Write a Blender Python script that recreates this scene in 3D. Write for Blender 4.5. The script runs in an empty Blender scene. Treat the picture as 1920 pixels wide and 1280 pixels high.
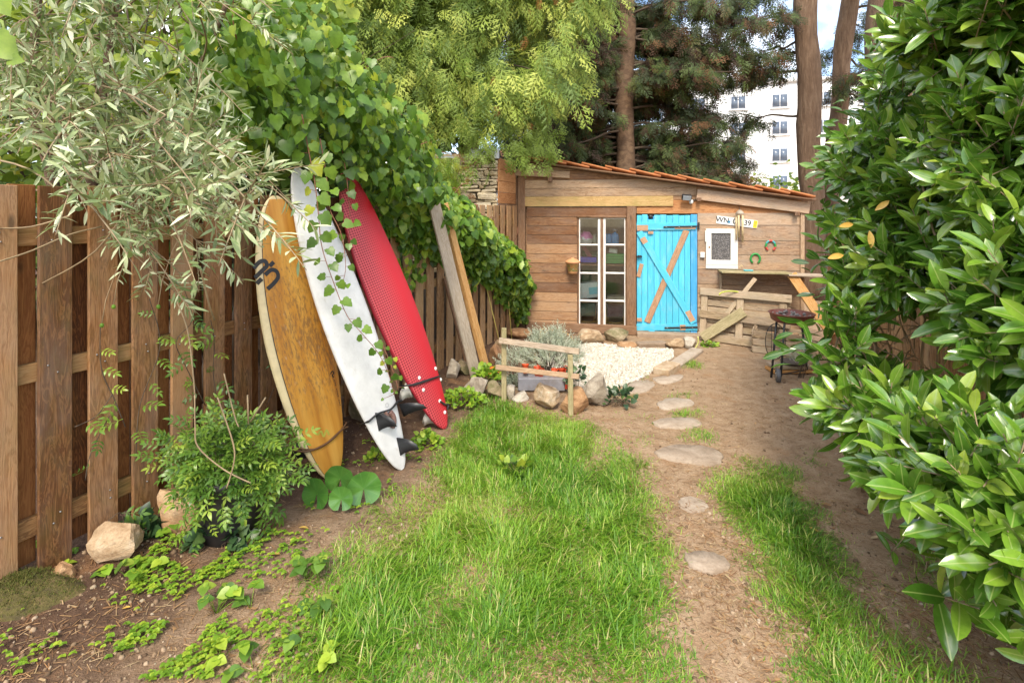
import bpy, bmesh, math, random
import numpy as np
from mathutils import Matrix, Vector, noise as mnoise

random.seed(7)
RNG = np.random.default_rng(11)
scene = bpy.context.scene
COL = scene.collection

# ------------------------------------------------------------------ camera
H = 1.65                     # eye height
cam_d = bpy.data.cameras.new('camera')
cam = bpy.data.objects.new('camera', cam_d)
COL.objects.link(cam)
cam.location = (0, 0, H)
cam.rotation_euler = (math.radians(90), 0, 0)
cam_d.sensor_width = 36
cam_d.lens = 18
cam_d.shift_y = -0.1224
cam_d.clip_start = 0.05
cam_d.clip_end = 600
scene.camera = cam

# ------------------------------------------------------------------ sky, sun, exposure
SUN_EL, SUN_AZ = 50, 186      # azimuth: compass style, 0 = +Y, clockwise; behind the camera, a little left
world = bpy.data.worlds.new('World')
scene.world = world
world.use_nodes = True
wn = world.node_tree.nodes
wl_ = world.node_tree.links
wn.clear()
w_out = wn.new('ShaderNodeOutputWorld')
w_bg = wn.new('ShaderNodeBackground')
w_sky = wn.new('ShaderNodeTexSky')
w_sky.sky_type = 'NISHITA'
w_sky.sun_disc = False
w_sky.sun_elevation = math.radians(SUN_EL)
w_sky.sun_rotation = math.radians(SUN_AZ)
w_sky.dust_density = 1.5
w_tc = wn.new('ShaderNodeTexCoord')
w_n = wn.new('ShaderNodeTexNoise')
w_n.inputs['Scale'].default_value = 3.2
w_n.inputs['Detail'].default_value = 7
w_n.inputs['Roughness'].default_value = 0.55
w_r = wn.new('ShaderNodeValToRGB')
w_r.color_ramp.elements[0].position = 0.43
w_r.color_ramp.elements[1].position = 0.64
w_mix = wn.new('ShaderNodeMix')
w_mix.data_type = 'RGBA'
w_mix.inputs['B'].default_value = (8.6, 8.3, 7.8, 1)      # lit cloud
wl_.new(w_tc.outputs['Generated'], w_n.inputs['Vector'])
wl_.new(w_n.outputs['Fac'], w_r.inputs['Fac'])
wl_.new(w_r.outputs['Color'], w_mix.inputs['Factor'])
wl_.new(w_sky.outputs['Color'], w_mix.inputs['A'])
wl_.new(w_mix.outputs['Result'], w_bg.inputs['Color'])
w_bg.inputs['Strength'].default_value = 0.14
wl_.new(w_bg.outputs['Background'], w_out.inputs['Surface'])

sun_d = bpy.data.lights.new('sun', 'SUN')
sun_d.energy = 1.5
sun_d.angle = math.radians(16)
sun_d.color = (1.0, 0.90, 0.72)
sun = bpy.data.objects.new('sun', sun_d)
COL.objects.link(sun)
_a, _e = math.radians(SUN_AZ), math.radians(SUN_EL)
_sv = Vector((math.sin(_a)*math.cos(_e), math.cos(_a)*math.cos(_e), math.sin(_e)))
sun.rotation_euler = _sv.to_track_quat('Z', 'Y').to_euler()
sun.location = _sv*30

scene.view_settings.view_transform = 'Standard'
scene.view_settings.look = 'None'
scene.view_settings.gamma = 1
scene.view_settings.exposure = 1.45

# ------------------------------------------------------------------ places
# The garden measured from the camera foot: +Y away, +X right.
def P(px, py, y):                    # point at distance y seen at (px, py) of the 1920-wide photograph
    return Vector(((px-960)/960*y, y, H-(py-405)/960*y))
def G(px, py):                       # point of the ground
    y = H*960/(py-405)
    return Vector(((px-960)/960*y, y, 0))
FX0, FK = -3.19, 0.443               # left boundary line: x = FX0 + FK*y
FD = Vector((FK, 1, 0)).normalized()
FN = Vector((FD.y, -FD.x, 0))        # towards the garden
def fence_pt(y, z=0, off=0):
    return Vector((FX0+FK*y, y, z)) + FN*off
# shed front: corner SO, x along the wall, y into the shed
SO = Vector((0.06, 7.412, 0))
SA = math.atan(-0.18)
SM = Matrix.Translation(SO) @ Matrix.Rotation(SA, 4, 'Z')
SMI = SM.inverted()
def W(px, py, off=0.0):              # a point on the shed wall, in shed coordinates, off metres proud of it
    o = SMI @ Vector((0, 0, H))
    d = SMI.to_3x3() @ Vector(((px-960)/960, 1, -(py-405)/960))
    t = (-off-o.y)/d.y
    q = o+d*t
    return q
def Wc(cx, cy, off=0.0):
    return W(960+cx/3.048, 260+cy/3.048, off)

# ------------------------------------------------------------------ object helpers
def wm(o):
    m = o.matrix_basis.copy()
    if o.parent:
        m = wm(o.parent) @ o.matrix_parent_inverse @ m
    return m
def attach(o, parent):
    if parent is not None:
        o.parent = parent
        o.matrix_parent_inverse = wm(parent).inverted()
    return o
def tag(o, label, cat, group=None):
    o['label'] = label
    o['category'] = cat
    if group:
        o['group'] = group
    return o
def thing(name, label, cat, loc=(0, 0, 0), group=None):
    o = bpy.data.objects.new(name, None)
    o.empty_display_size = 0.1
    COL.objects.link(o)
    o.location = loc
    return tag(o, label, cat, group)
def link(name, me, parent=None, mat=None, mw=None):
    o = bpy.data.objects.new(name, me)
    COL.objects.link(o)
    if mat is not None and len(me.materials) == 0:
        me.materials.append(mat)
    if mw is not None:
        o.matrix_basis = mw
    return attach(o, parent)

def np_mesh(name, V, loops, totals, rnd=None, uv=None, smooth=True):
    me = bpy.data.meshes.new(name)
    V = np.ascontiguousarray(V, dtype=np.float32)
    loops = np.ascontiguousarray(loops, dtype=np.int32)
    totals = np.ascontiguousarray(totals, dtype=np.int32)
    me.vertices.add(len(V))
    me.vertices.foreach_set('co', V.ravel())
    me.loops.add(len(loops))
    me.loops.foreach_set('vertex_index', loops)
    me.polygons.add(len(totals))
    st = np.zeros(len(totals), dtype=np.int32)
    st[1:] = np.cumsum(totals)[:-1]
    me.polygons.foreach_set('loop_start', st)
    me.polygons.foreach_set('loop_total', totals)
    if smooth:
        me.polygons.foreach_set('use_smooth', np.ones(len(totals), dtype=bool))
    if rnd is not None:
        a = me.attributes.new('rnd', 'FLOAT', 'FACE')
        a.data.foreach_set('value', np.ascontiguousarray(rnd, dtype=np.float32))
    if uv is not None:
        l = me.uv_layers.new(name='UVMap')
        l.data.foreach_set('uv', np.ascontiguousarray(uv, dtype=np.float32).ravel())
    me.update(calc_edges=True)
    return me

class MB:
    """collects pieces that belong to ONE part"""
    def __init__(self):
        self.v = []; self.l = []; self.t = []; self.r = []; self.n = 0
    def add(self, V, F, rnd=0.5):
        for f in F:
            self.l.extend(i+self.n for i in f); self.t.append(len(f)); self.r.append(rnd)
        self.v.extend(tuple(p) for p in V); self.n += len(V)
    def tube(self, pts, rad, sides=6, rnd=0.5, cap=True):
        pts = [Vector(p) for p in pts]
        if not hasattr(rad, '__len__'):
            rad = [rad]*len(pts)
        V = []; F = []
        ref = Vector((0.31, 0.22, 0.93))
        for i, p in enumerate(pts):
            d = (pts[min(i+1, len(pts)-1)]-pts[max(i-1, 0)])
            if d.length < 1e-9: d = Vector((0, 0, 1))
            d.normalize()
            a = d.cross(ref)
            if a.length < 1e-3: a = d.cross(Vector((1, 0, 0)))
            a.normalize(); b = d.cross(a)
            for k in range(sides):
                t = 2*math.pi*k/sides
                V.append(p+(a*math.cos(t)+b*math.sin(t))*rad[i])
        for i in range(len(pts)-1):
            for k in range(sides):
                k2 = (k+1) % sides
                F.append((i*sides+k, i*sides+k2, (i+1)*sides+k2, (i+1)*sides+k))
        if cap:
            F.append(tuple(range(sides-1, -1, -1)))
            F.append(tuple((len(pts)-1)*sides+k for k in range(sides)))
        self.add(V, F, rnd)
        return self
    def box(self, c, d, m=None):
        x, y, z = d[0]/2, d[1]/2, d[2]/2
        V = [Vector((sx*x, sy*y, sz*z)) for sz in (-1, 1) for sy in (-1, 1) for sx in (-1, 1)]
        if m is not None: V = [m @ q for q in V]
        V = [q+Vector(c) for q in V]
        self.add(V, [(0, 2, 3, 1), (4, 5, 7, 6), (0, 1, 5, 4), (2, 6, 7, 3), (0, 4, 6, 2), (1, 3, 7, 5)])
        return self
    def lathe(self, prof, seg=24, c=(0, 0, 0)):
        V = []; F = []
        for r, z in prof:
            for k in range(seg):
                t = 2*math.pi*k/seg
                V.append(Vector(c)+Vector((r*math.cos(t), r*math.sin(t), z)))
        for i in range(len(prof)-1):
            for k in range(seg):
                k2 = (k+1) % seg
                F.append((i*seg+k, i*seg+k2, (i+1)*seg+k2, (i+1)*seg+k))
        self.add(V, F)
        return self
    def mesh(self, name, smooth=False):
        return np_mesh(name, np.array([tuple(q) for q in self.v]), self.l, self.t, rnd=self.r, smooth=smooth)
    def build(self, name, mat, parent=None, smooth=False):
        # origin at the centre of the piece's bounds
        A = np.array([tuple(q) for q in self.v])
        c = (A.min(0)+A.max(0))/2
        me = np_mesh(name, A-c, self.l, self.t, rnd=self.r, smooth=smooth)
        return link(name, me, parent, mat, Matrix.Translation(Vector(c)))

_boxcache = {}
def bevel_box(lx, ly, lz, b=0.003):
    key = (round(lx, 3), round(ly, 3), round(lz, 3), b)
    if key in _boxcache: return _boxcache[key]
    x, y, z = lx/2, ly/2, lz/2
    b = min(b, x*.45, y*.45, z*.45)
    V = []; idx = {}
    for sx in (-1, 1):
        for sy in (-1, 1):
            for sz in (-1, 1):
                for ax in range(3):
                    p = [sx*(x-b), sy*(y-b), sz*(z-b)]
                    p[ax] = (sx*x, sy*y, sz*z)[ax]
                    idx[(sx, sy, sz, ax)] = len(V); V.append(p)
    F = []
    def q(*k): F.append([idx[i] for i in k])
    for s in (-1, 1):
        q((s, -1, -1, 0), (s, 1, -1, 0), (s, 1, 1, 0), (s, -1, 1, 0))
        q((-1, s, -1, 1), (1, s, -1, 1), (1, s, 1, 1), (-1, s, 1, 1))
        q((-1, -1, s, 2), (1, -1, s, 2), (1, 1, s, 2), (-1, 1, s, 2))
        for t in (-1, 1):
            q((s, t, -1, 0), (s, t, -1, 1), (s, t, 1, 1), (s, t, 1, 0))
            q((s, -1, t, 0), (s, -1, t, 2), (s, 1, t, 2), (s, 1, t, 0))
            q((-1, s, t, 1), (-1, s, t, 2), (1, s, t, 2), (1, s, t, 1))
    for sx in (-1, 1):
        for sy in (-1, 1):
            for sz in (-1, 1):
                q((sx, sy, sz, 0), (sx, sy, sz, 1), (sx, sy, sz, 2))
    me = bpy.data.meshes.new('board')
    me.from_pydata(V, [], F)
    bm = bmesh.new(); bm.from_mesh(me); bmesh.ops.recalc_face_normals(bm, faces=bm.faces); bm.to_mesh(me); bm.free()
    _boxcache[key] = me
    return me

def frame_matrix(x, n):
    x = Vector(x).normalized()
    n = Vector(n); n = (n-x*n.dot(x)).normalized()
    y = n.cross(x)
    return Matrix(((x.x, y.x, n.x), (x.y, y.y, n.y), (x.z, y.z, n.z))).to_4x4()
def plank(name, p0, p1, width, thick, normal, mat, parent=None, bev=0.003, M=None):
    """a board from p0 to p1; local x = its length, y = width, z = thickness along normal"""
    p0, p1 = Vector(p0), Vector(p1)
    L = (p1-p0).length
    me = bevel_box(L, width, thick, bev).copy()
    me.materials.clear(); me.materials.append(mat)
    m = Matrix.Translation((p0+p1)/2) @ frame_matrix(p1-p0, normal)
    if M is not None: m = M @ m
    return link(name, me, parent, None, m)
def poly_plate(name, pts2, thick, mat, parent, m, bev=0):
    """flat plate: outline in its xy plane, thick along z (from 0), placed with matrix m"""
    n = len(pts2)
    V = [(x, y, 0) for x, y in pts2]+[(x, y, thick) for x, y in pts2]
    F = [list(range(n-1, -1, -1)), list(range(n, 2*n))]+[[i, (i+1) % n, n+(i+1) % n, n+i] for i in range(n)]
    me = bpy.data.meshes.new(name); me.from_pydata(V, [], F)
    return link(name, me, parent, mat, m)

# ------------------------------------------------------------------ materials
def hexc(h):
    c = [int(h[i:i+2], 16)/255 for i in (0, 2, 4)]
    return tuple(x/12.92 if x <= .04045 else ((x+.055)/1.055)**2.4 for x in c)+(1,)
def new_mat(name):
    m = bpy.data.materials.new(name); m.use_nodes = True
    nt = m.node_tree
    return m, nt, nt.nodes['Principled BSDF']
def ramp(nt, stops, fac):
    r = nt.nodes.new('ShaderNodeValToRGB')
    e = r.color_ramp.elements
    while len(e) < len(stops): e.new(0.5)
    for i, (p, c) in enumerate(stops):
        e[i].position = p; e[i].color = c if len(c) == 4 else tuple(c)+(1,)
    nt.links.new(fac, r.inputs['Fac'])
    return r.outputs['Color']
def texnoise(nt, vec, scale, detail=5, rough=.55, dist=0):
    n = nt.nodes.new('ShaderNodeTexNoise')
    n.inputs['Scale'].default_value = scale; n.inputs['Detail'].default_value = detail
    n.inputs['Roughness'].default_value = rough; n.inputs['Distortion'].default_value = dist
    if vec is not None: nt.links.new(vec, n.inputs['Vector'])
    return n.outputs['Fac']
def mapping(nt, vec, scale=(1, 1, 1), loc=None):
    m = nt.nodes.new('ShaderNodeMapping')
    m.inputs['Scale'].default_value = scale
    nt.links.new(vec, m.inputs['Vector'])
    if loc is not None: nt.links.new(loc, m.inputs['Location'])
    return m.outputs['Vector']
def math_(nt, op, a, b=None, c=None):
    n = nt.nodes.new('ShaderNodeMath'); n.operation = op
    for i, v in enumerate((a, b, c)):
        if v is None: continue
        if isinstance(v, (int, float)): n.inputs[i].default_value = v
        else: nt.links.new(v, n.inputs[i])
    return n.outputs[0]
def mixc(nt, fac, a, b, mode='MIX'):
    n = nt.nodes.new('ShaderNodeMix'); n.data_type = 'RGBA'; n.blend_type = mode
    for k, v in (('Factor', fac), ('A', a), ('B', b)):
        if isinstance(v, (int, float)): n.inputs[k].default_value = v
        elif isinstance(v, tuple): n.inputs[k].default_value = v if len(v) == 4 else v+(1,)
        else: nt.links.new(v, n.inputs[k])
    return n.outputs['Result']
def bump(nt, h, bsdf, strength=.3, dist=.01):
    b = nt.nodes.new('ShaderNodeBump')
    b.inputs['Strength'].default_value = strength; b.inputs['Distance'].default_value = dist
    nt.links.new(h, b.inputs['Height']); nt.links.new(b.outputs['Normal'], bsdf.inputs['Normal'])

def wood(name, c_dark, c_mid, c_light, vary=.35, rough=.75, moss=0.0, moss_c=(.09, .10, .02), grey=0.0, knots=True):
    """grain along local x, each board its own shade"""
    m, nt, b = new_mat(name)
    tc = nt.nodes.new('ShaderNodeTexCoord'); oi = nt.nodes.new('ShaderNodeObjectInfo')
    cmb = nt.nodes.new('ShaderNodeCombineXYZ')
    for i, k in enumerate((37.0, 91.0, 53.0)):
        nt.links.new(math_(nt, 'MULTIPLY', oi.outputs['Random'], k), cmb.inputs[i])
    v = mapping(nt, tc.outputs['Object'], (1.2, 9, 9), cmb.outputs[0])
    g1 = texnoise(nt, v, 2.2, 4, .6, 1.4)
    rings = math_(nt, 'FRACT', math_(nt, 'MULTIPLY', g1, 7.0))
    rings = math_(nt, 'ABSOLUTE', math_(nt, 'SUBTRACT', rings, .5))
    v2 = mapping(nt, tc.outputs['Object'], (4, 140, 140), cmb.outputs[0])
    g2 = texnoise(nt, v2, 1.0, 3, .6)
    f = math_(nt, 'ADD', math_(nt, 'MULTIPLY', rings, .9), math_(nt, 'MULTIPLY', g2, .6))
    f = math_(nt, 'ADD', f, math_(nt, 'MULTIPLY', math_(nt, 'SUBTRACT', oi.outputs['Random'], .5), vary*1.4))
    col = ramp(nt, [(.12, c_dark), (.5, c_mid), (.95, c_light)], f)
    if knots:
        vk = mapping(nt, tc.outputs['Object'], (2.6, 7.5, 0.01), cmb.outputs[0])
        vo = nt.nodes.new('ShaderNodeTexVoronoi'); vo.inputs['Scale'].default_value = 1.0
        nt.links.new(vk, vo.inputs['Vector'])
        kf = ramp(nt, [(.05, (1, 1, 1)), (.12, (0, 0, 0))], vo.outputs['Distance'])
        col = mixc(nt, math_(nt, 'MULTIPLY', kf, .75), col, tuple(x*.45 for x in c_dark[:3]))
    st = texnoise(nt, mapping(nt, tc.outputs['Object'], (1.5, 4, 4), cmb.outputs[0]), 2.0, 5, .65)
    if grey > 0:
        col = mixc(nt, math_(nt, 'MULTIPLY', ramp(nt, [(.4, (0, 0, 0)), (.7, (1, 1, 1))], st), grey), col, (.30, .26, .22))
    if moss > 0:
        st2 = texnoise(nt, mapping(nt, tc.outputs['Object'], (1.3, 3, 3), cmb.outputs[0]), 3.1, 6, .7)
        col = mixc(nt, math_(nt, 'MULTIPLY', ramp(nt, [(.45, (0, 0, 0)), (.68, (1, 1, 1))], st2), moss), col, moss_c)
    nt.links.new(col, b.inputs['Base Color'])
    b.inputs['Roughness'].default_value = rough
    b.inputs['Specular IOR Level'].default_value = .3
    bump(nt, math_(nt, 'ADD', g2, math_(nt, 'MULTIPLY', rings, .6)), b, .35, .004)
    return m
def plain(name, col, rough=.5, metal=0, var=.15, nscale=14, bumps=.0, spec=.5, dirt=None):
    m, nt, b = new_mat(name)
    tc = nt.nodes.new('ShaderNodeTexCoord')
    n = texnoise(nt, tc.outputs['Object'], nscale, 6, .6)
    c = col if len(col) == 4 else tuple(col)+(1,)
    lo = tuple(x*(1-var) for x in c[:3]); hi = tuple(min(1, x*(1+var)) for x in c[:3])
    out = ramp(nt, [(.3, lo), (.7, hi)], n)
    if dirt:
        n2 = texnoise(nt, tc.outputs['Object'], nscale*.4, 7, .7)
        out = mixc(nt, math_(nt, 'MULTIPLY', ramp(nt, [(.5, (0, 0, 0)), (.72, (1, 1, 1))], n2), dirt[1]), out, dirt[0])
    nt.links.new(out, b.inputs['Base Color'])
    b.inputs['Roughness'].default_value = rough; b.inputs['Metallic'].default_value = metal
    b.inputs['Specular IOR Level'].default_value = spec
    if bumps: bump(nt, n, b, bumps, .01)
    return m
def leafmat(name, stops, rough=.45, trans=.3, tcol=None, midrib=None, spec=.5):
    """colour by a random number per leaf"""
    m, nt, b = new_mat(name)
    at = nt.nodes.new('ShaderNodeAttribute'); at.attribute_name = 'rnd'
    col = ramp(nt, stops, at.outputs['Fac'])
    tc = nt.nodes.new('ShaderNodeTexCoord')
    geo = nt.nodes.new('ShaderNodeNewGeometry')
    blot = ramp(nt, [(.32, (.74, .78, .7)), (.68, (1.16, 1.12, 1.1))], texnoise(nt, geo.outputs['Position'], 26, 4, .65))
    col = mixc(nt, 1.0, col, blot, 'MULTIPLY')
    if midrib:
        sp = nt.nodes.new('ShaderNodeSeparateXYZ'); nt.links.new(tc.outputs['UV'], sp.inputs[0])
        d = math_(nt, 'ABSOLUTE', math_(nt, 'SUBTRACT', sp.outputs['Y'], .5))
        k = ramp(nt, [(.012, (1, 1, 1)), (.05, (0, 0, 0))], d)
        col = mixc(nt, math_(nt, 'MULTIPLY', k, .7), col, midrib)
    nt.links.new(col, b.inputs['Base Color'])
    b.inputs['Roughness'].default_value = rough
    b.inputs['Specular IOR Level'].default_value = spec
    if trans > 0:
        t = nt.nodes.new('ShaderNodeBsdfTranslucent')
        tc2 = mixc(nt, 1.0, col, tcol or (1.0, 1.0, .45), 'MULTIPLY')
        br = nt.nodes.new('ShaderNodeBrightContrast'); nt.links.new(tc2, br.inputs['Color']); br.inputs['Bright'].default_value = .02
        nt.links.new(br.outputs[0], t.inputs['Color'])
        mx = nt.nodes.new('ShaderNodeMixShader'); mx.inputs[0].default_value = trans
        nt.links.new(b.outputs[0], mx.inputs[1]); nt.links.new(t.outputs[0], mx.inputs[2])
        nt.links.new(mx.outputs[0], nt.nodes['Material Output'].inputs['Surface'])
    return m
def stone(name, cols, scale=6, moss=0):
    m, nt, b = new_mat(name)
    tc = nt.nodes.new('ShaderNodeTexCoord'); oi = nt.nodes.new('ShaderNodeObjectInfo')
    cmb = nt.nodes.new('ShaderNodeCombineXYZ'); nt.links.new(math_(nt, 'MULTIPLY', oi.outputs['Random'], 60), cmb.inputs[0])
    v = mapping(nt, tc.outputs['Object'], (1, 1, 1.6), cmb.outputs[0])
    n = texnoise(nt, v, scale, 8, .68, .4)
    f = math_(nt, 'ADD', n, math_(nt, 'MULTIPLY', math_(nt, 'SUBTRACT', oi.outputs['Random'], .5), .25))
    col = ramp(nt, [(.3, cols[0]), (.5, cols[1]), (.7, cols[2])], f)
    sp = texnoise(nt, v, scale*9, 3, .6)
    col = mixc(nt, math_(nt, 'MULTIPLY', ramp(nt, [(.55, (0, 0, 0)), (.7, (1, 1, 1))], sp), .35), col, tuple(x*.5 for x in cols[0][:3]))
    if moss:
        n3 = texnoise(nt, v, scale*.8, 6, .7)
        col = mixc(nt, math_(nt, 'MULTIPLY', ramp(nt, [(.42, (0, 0, 0)), (.6, (1, 1, 1))], n3), moss), col, (.075, .085, .018))
    nt.links.new(col, b.inputs['Base Color']); b.inputs['Roughness'].default_value = .88
    bump(nt, math_(nt, 'ADD', n, math_(nt, 'MULTIPLY', sp, .3)), b, .7, .02)
    return m

# ------------------------------------------------------------------ leaves in numbers
def frames(D, N):
    """rotation matrices with x along D and z near N (arrays n x 3)"""
    D = D/np.linalg.norm(D, axis=1, keepdims=True)
    N = N-D*(N*D).sum(1, keepdims=True)
    N = N/np.maximum(np.linalg.norm(N, axis=1, keepdims=True), 1e-6)
    Y = np.cross(N, D)
    return np.stack([D, Y, N], axis=2)
def unit(n):
    v = RNG.normal(size=(n, 3)); return v/np.linalg.norm(v, axis=1, keepdims=True)
class Tmpl:
    def __init__(self, V, F, uv=None):
        self.V = np.array(V, dtype=float); self.F = F
        self.uv = np.array(uv, dtype=float) if uv is not None else None
def scatter_mesh(name, T, R, S, pos, rnd):
    n = len(pos); k = len(T.V)
    if np.ndim(S) == 1: S = np.repeat(np.asarray(S)[:, None], 3, axis=1)
    V = np.einsum('nij,nkj->nki', R, T.V[None]*S[:, None, :])+pos[:, None, :]
    fl = np.concatenate([np.array(f) for f in T.F]); ft = np.array([len(f) for f in T.F])
    loops = (fl[None]+(np.arange(n)*k)[:, None]).ravel()
    tot = np.tile(ft, n)
    uv = np.tile(T.uv[fl], (n, 1)) if T.uv is not None else None
    return np_mesh(name, V.reshape(-1, 3), loops, tot, np.repeat(rnd, len(ft)), uv)
def in_frame(pos, m=40):
    y = np.maximum(pos[:, 1], 1e-3)
    u = 960+960*pos[:, 0]/y; v = 405+960*(H-pos[:, 2])/y
    return (pos[:, 1] > .2) & (u > -m) & (u < 1920+m) & (v > -m) & (v < 1280+m)
def foliage(parent, T, R, S, pos, rnd, mat, nparts=0, part='leaf', rest='foliage', score=None):
    """nparts leaves that show largest become leaves of their own, the others one mass"""
    n = len(pos)
    if np.ndim(S) == 1: S = np.repeat(np.asarray(S)[:, None], 3, axis=1)
    pick = np.zeros(n, bool)
    if nparts:
        sc = np.linalg.norm(pos-np.array([0, 0, H]), axis=1) if score is None else score.copy()
        sc = np.where(in_frame(pos, -5), sc, 1e9)
        idx = np.argsort(sc)[:nparts]; idx = idx[sc[idx] < 1e8]
        pick[idx] = True
        shared = []
        for q in range(8):
            me = np_mesh(part, T.V, np.concatenate([np.array(f) for f in T.F]), [len(f) for f in T.F],
                         np.full(len(T.F), (q+.5)/8), T.uv[np.concatenate([np.array(f) for f in T.F])] if T.uv is not None else None)
            me.materials.append(mat); shared.append(me)
        pinv = wm(parent).inverted()
        for i in np.nonzero(pick)[0]:
            m = np.eye(4); m[:3, :3] = R[i]*S[i][None, :]; m[:3, 3] = pos[i]
            o = bpy.data.objects.new(part, shared[min(7, int(rnd[i]*8))]); COL.objects.link(o)
            o.parent = parent; o.matrix_parent_inverse = pinv; o.matrix_basis = Matrix(m.tolist())
    k = ~pick
    if k.any():
        me = scatter_mesh(rest, T, R[k], S[k], pos[k], rnd[k]); me.materials.append(mat)
        o = link(rest, me, parent); o['kind'] = 'stuff'
        return o

def blade_leaf(width, fold=.12, droop=.15, rows=4, shape=(.0, .75, 1.0, .72, .0)):
    """pointed leaf along x, length 1"""
    V = []; uv = []; F = []
    n = len(shape)
    for i, w in enumerate(shape):
        t = i/(n-1); z = -droop*t*t
        h = width/2*w
        for s in (-1, 0, 1):
            V.append((t, s*h, z+abs(s)*fold*h*2)); uv.append((t, .5+.5*s*max(w, .02)))
    for i in range(n-1):
        for s in (0, 1):
            a = i*3+s; q = [a, a+3, a+4, a+1]
            F.append(q)
    return Tmpl(V, F, uv)
def lobed_leaf(pts, fold=.1, cup=-.08):
    """leaf with stalk end at the origin, blade along +x; outline given for y>=0"""
    up = [(x, y) for x, y in pts]
    out = up+[(x, -y) for x, y in reversed(up) if y > 1e-6]
    V = [(.38, 0, 0)]; uv = [(.38, .5)]
    for x, y in out:
        V.append((x, y, fold*abs(y)+cup*x*x)); uv.append((x, .5+y*.9))
    n = len(out)
    F = [(0, 1+i, 1+(i+1) % n) for i in range(n)]
    return Tmpl(V, F, uv)
IVY = lobed_leaf([(0, 0), (-.1, .22), (.02, .44), (.22, .46), (.30, .40), (.50, .47), (.60, .34), (.78, .22), (1.0, 0)], .18, -.15)
HEART = lobed_leaf([(0, 0), (-.12, .2), (-.02, .42), (.25, .5), (.55, .42), (.8, .22), (1.0, 0)], .2, -.2)

def spray(nb=9, sub=3, droop=.35, w=.035, rag=.2, seed=1):
    """flat scale-leaf spray of a cypress: axis, branchlets and their tips as slim lozenges"""
    r = random.Random(seed); V = []; F = []
    def loz(a, b, wid):
        a = Vector(a); b = Vector(b); d = b-a
        s = Vector((-d.y, d.x, 0))
        if s.length < 1e-6: s = Vector((0, 1, 0))
        s = s.normalized()*wid
        k = len(V)
        m = a+d*.45
        V.extend([tuple(a), tuple(m+s), tuple(b), tuple(m-s)]); F.append((k, k+1, k+2, k+3))
    def z(x, y): return -droop*x*x-.12*y*y
    loz((0, 0, 0), (1, 0, z(1, 0)), w*.5)
    for i in range(nb):
        t = .12+.8*i/(nb-1); s = 1 if i % 2 else -1
        L = (.42*(1-t)+.12)*(1+r.uniform(-rag, rag)); an = math.radians(r.uniform(38, 55))
        ex, ey = t+L*math.cos(an), s*L*math.sin(an)
        loz((t, 0, z(t, 0)), (ex, ey, z(ex, ey)), w)
        for j in range(sub):
            u = .3+.6*j/max(1, sub-1); bx, by = t+(ex-t)*u, ey*u
            for s2 in (-1, 1):
                l2 = L*.42*(1-u*.4); a2 = math.atan2(ey, ex-t)+s2*math.radians(36)
                fx, fy = bx+l2*math.cos(a2), by+l2*math.sin(a2)
                loz((bx, by, z(bx, by)), (fx, fy, z(fx, fy)-.03), w*.75)
    return Tmpl(V, F)

# ------------------------------------------------------------------ material library
M = {}
M['fence'] = wood('fence_wood', (.11, .045, .016, 1), (.26, .122, .047, 1), (.39, .215, .10, 1), .6, grey=.25, moss=.25)
M['fence_back'] = wood('fence_wood_red', (.07, .024, .007, 1), (.175, .062, .017, 1), (.27, .115, .036, 1), .5, moss=.1)
M['fence_far'] = wood('fence_wood_pale', (.20, .10, .04, 1), (.37, .21, .095, 1), (.48, .31, .16, 1), .5, grey=.25, moss=.12)
M['rail'] = wood('fence_rail_wood', (.12, .055, .02, 1), (.25, .13, .05, 1), (.33, .2, .09, 1), .4, moss=.5)
M['shed'] = wood('shed_wood', (.15, .065, .028, 1), (.31, .165, .08, 1), (.45, .28, .155, 1), .6, grey=.25)
M['shed_pale'] = wood('shed_wood_pale', (.24, .14, .075, 1), (.42, .28, .17, 1), (.55, .40, .27, 1), .3, grey=.35)
M['shed_grey'] = wood('shed_wood_weathered', (.23, .135, .08, 1), (.42, .275, .175, 1), (.54, .39, .27, 1), .35, grey=.6, moss=.12)
M['shed_yellow'] = wood('new_yellow_wood', (.33, .20, .075, 1), (.48, .31, .13, 1), (.58, .41, .20, 1), .1, moss=.35, moss_c=(.22, .22, .05))
M['shed_red'] = wood('shed_wood_red', (.22, .08, .025, 1), (.42, .19, .075, 1), (.55, .3, .14, 1), .2)
M['brown'] = wood('dark_brown_timber', (.10, .045, .02, 1), (.2, .105, .055, 1), (.3, .18, .1, 1), .2, grey=.2)
M['pallet'] = wood('pallet_wood', (.22, .15, .09, 1), (.40, .29, .185, 1), (.52, .41, .29, 1), .4, grey=.5, moss=.3, moss_c=(.15, .15, .05))
M['timber'] = wood('orange_timber', (.38, .17, .05, 1), (.55, .29, .10, 1), (.66, .42, .19, 1), .15)
M['grey_plank'] = wood('grey_plank_wood', (.28, .2, .13, 1), (.44, .35, .26, 1), (.58, .49, .39, 1), .2, grey=.5)
M['stick'] = wood('greenish_stake_wood', (.22, .18, .09, 1), (.38, .32, .18, 1), (.5, .43, .28, 1), .2, moss=.4)
M['paint'] = None
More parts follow.
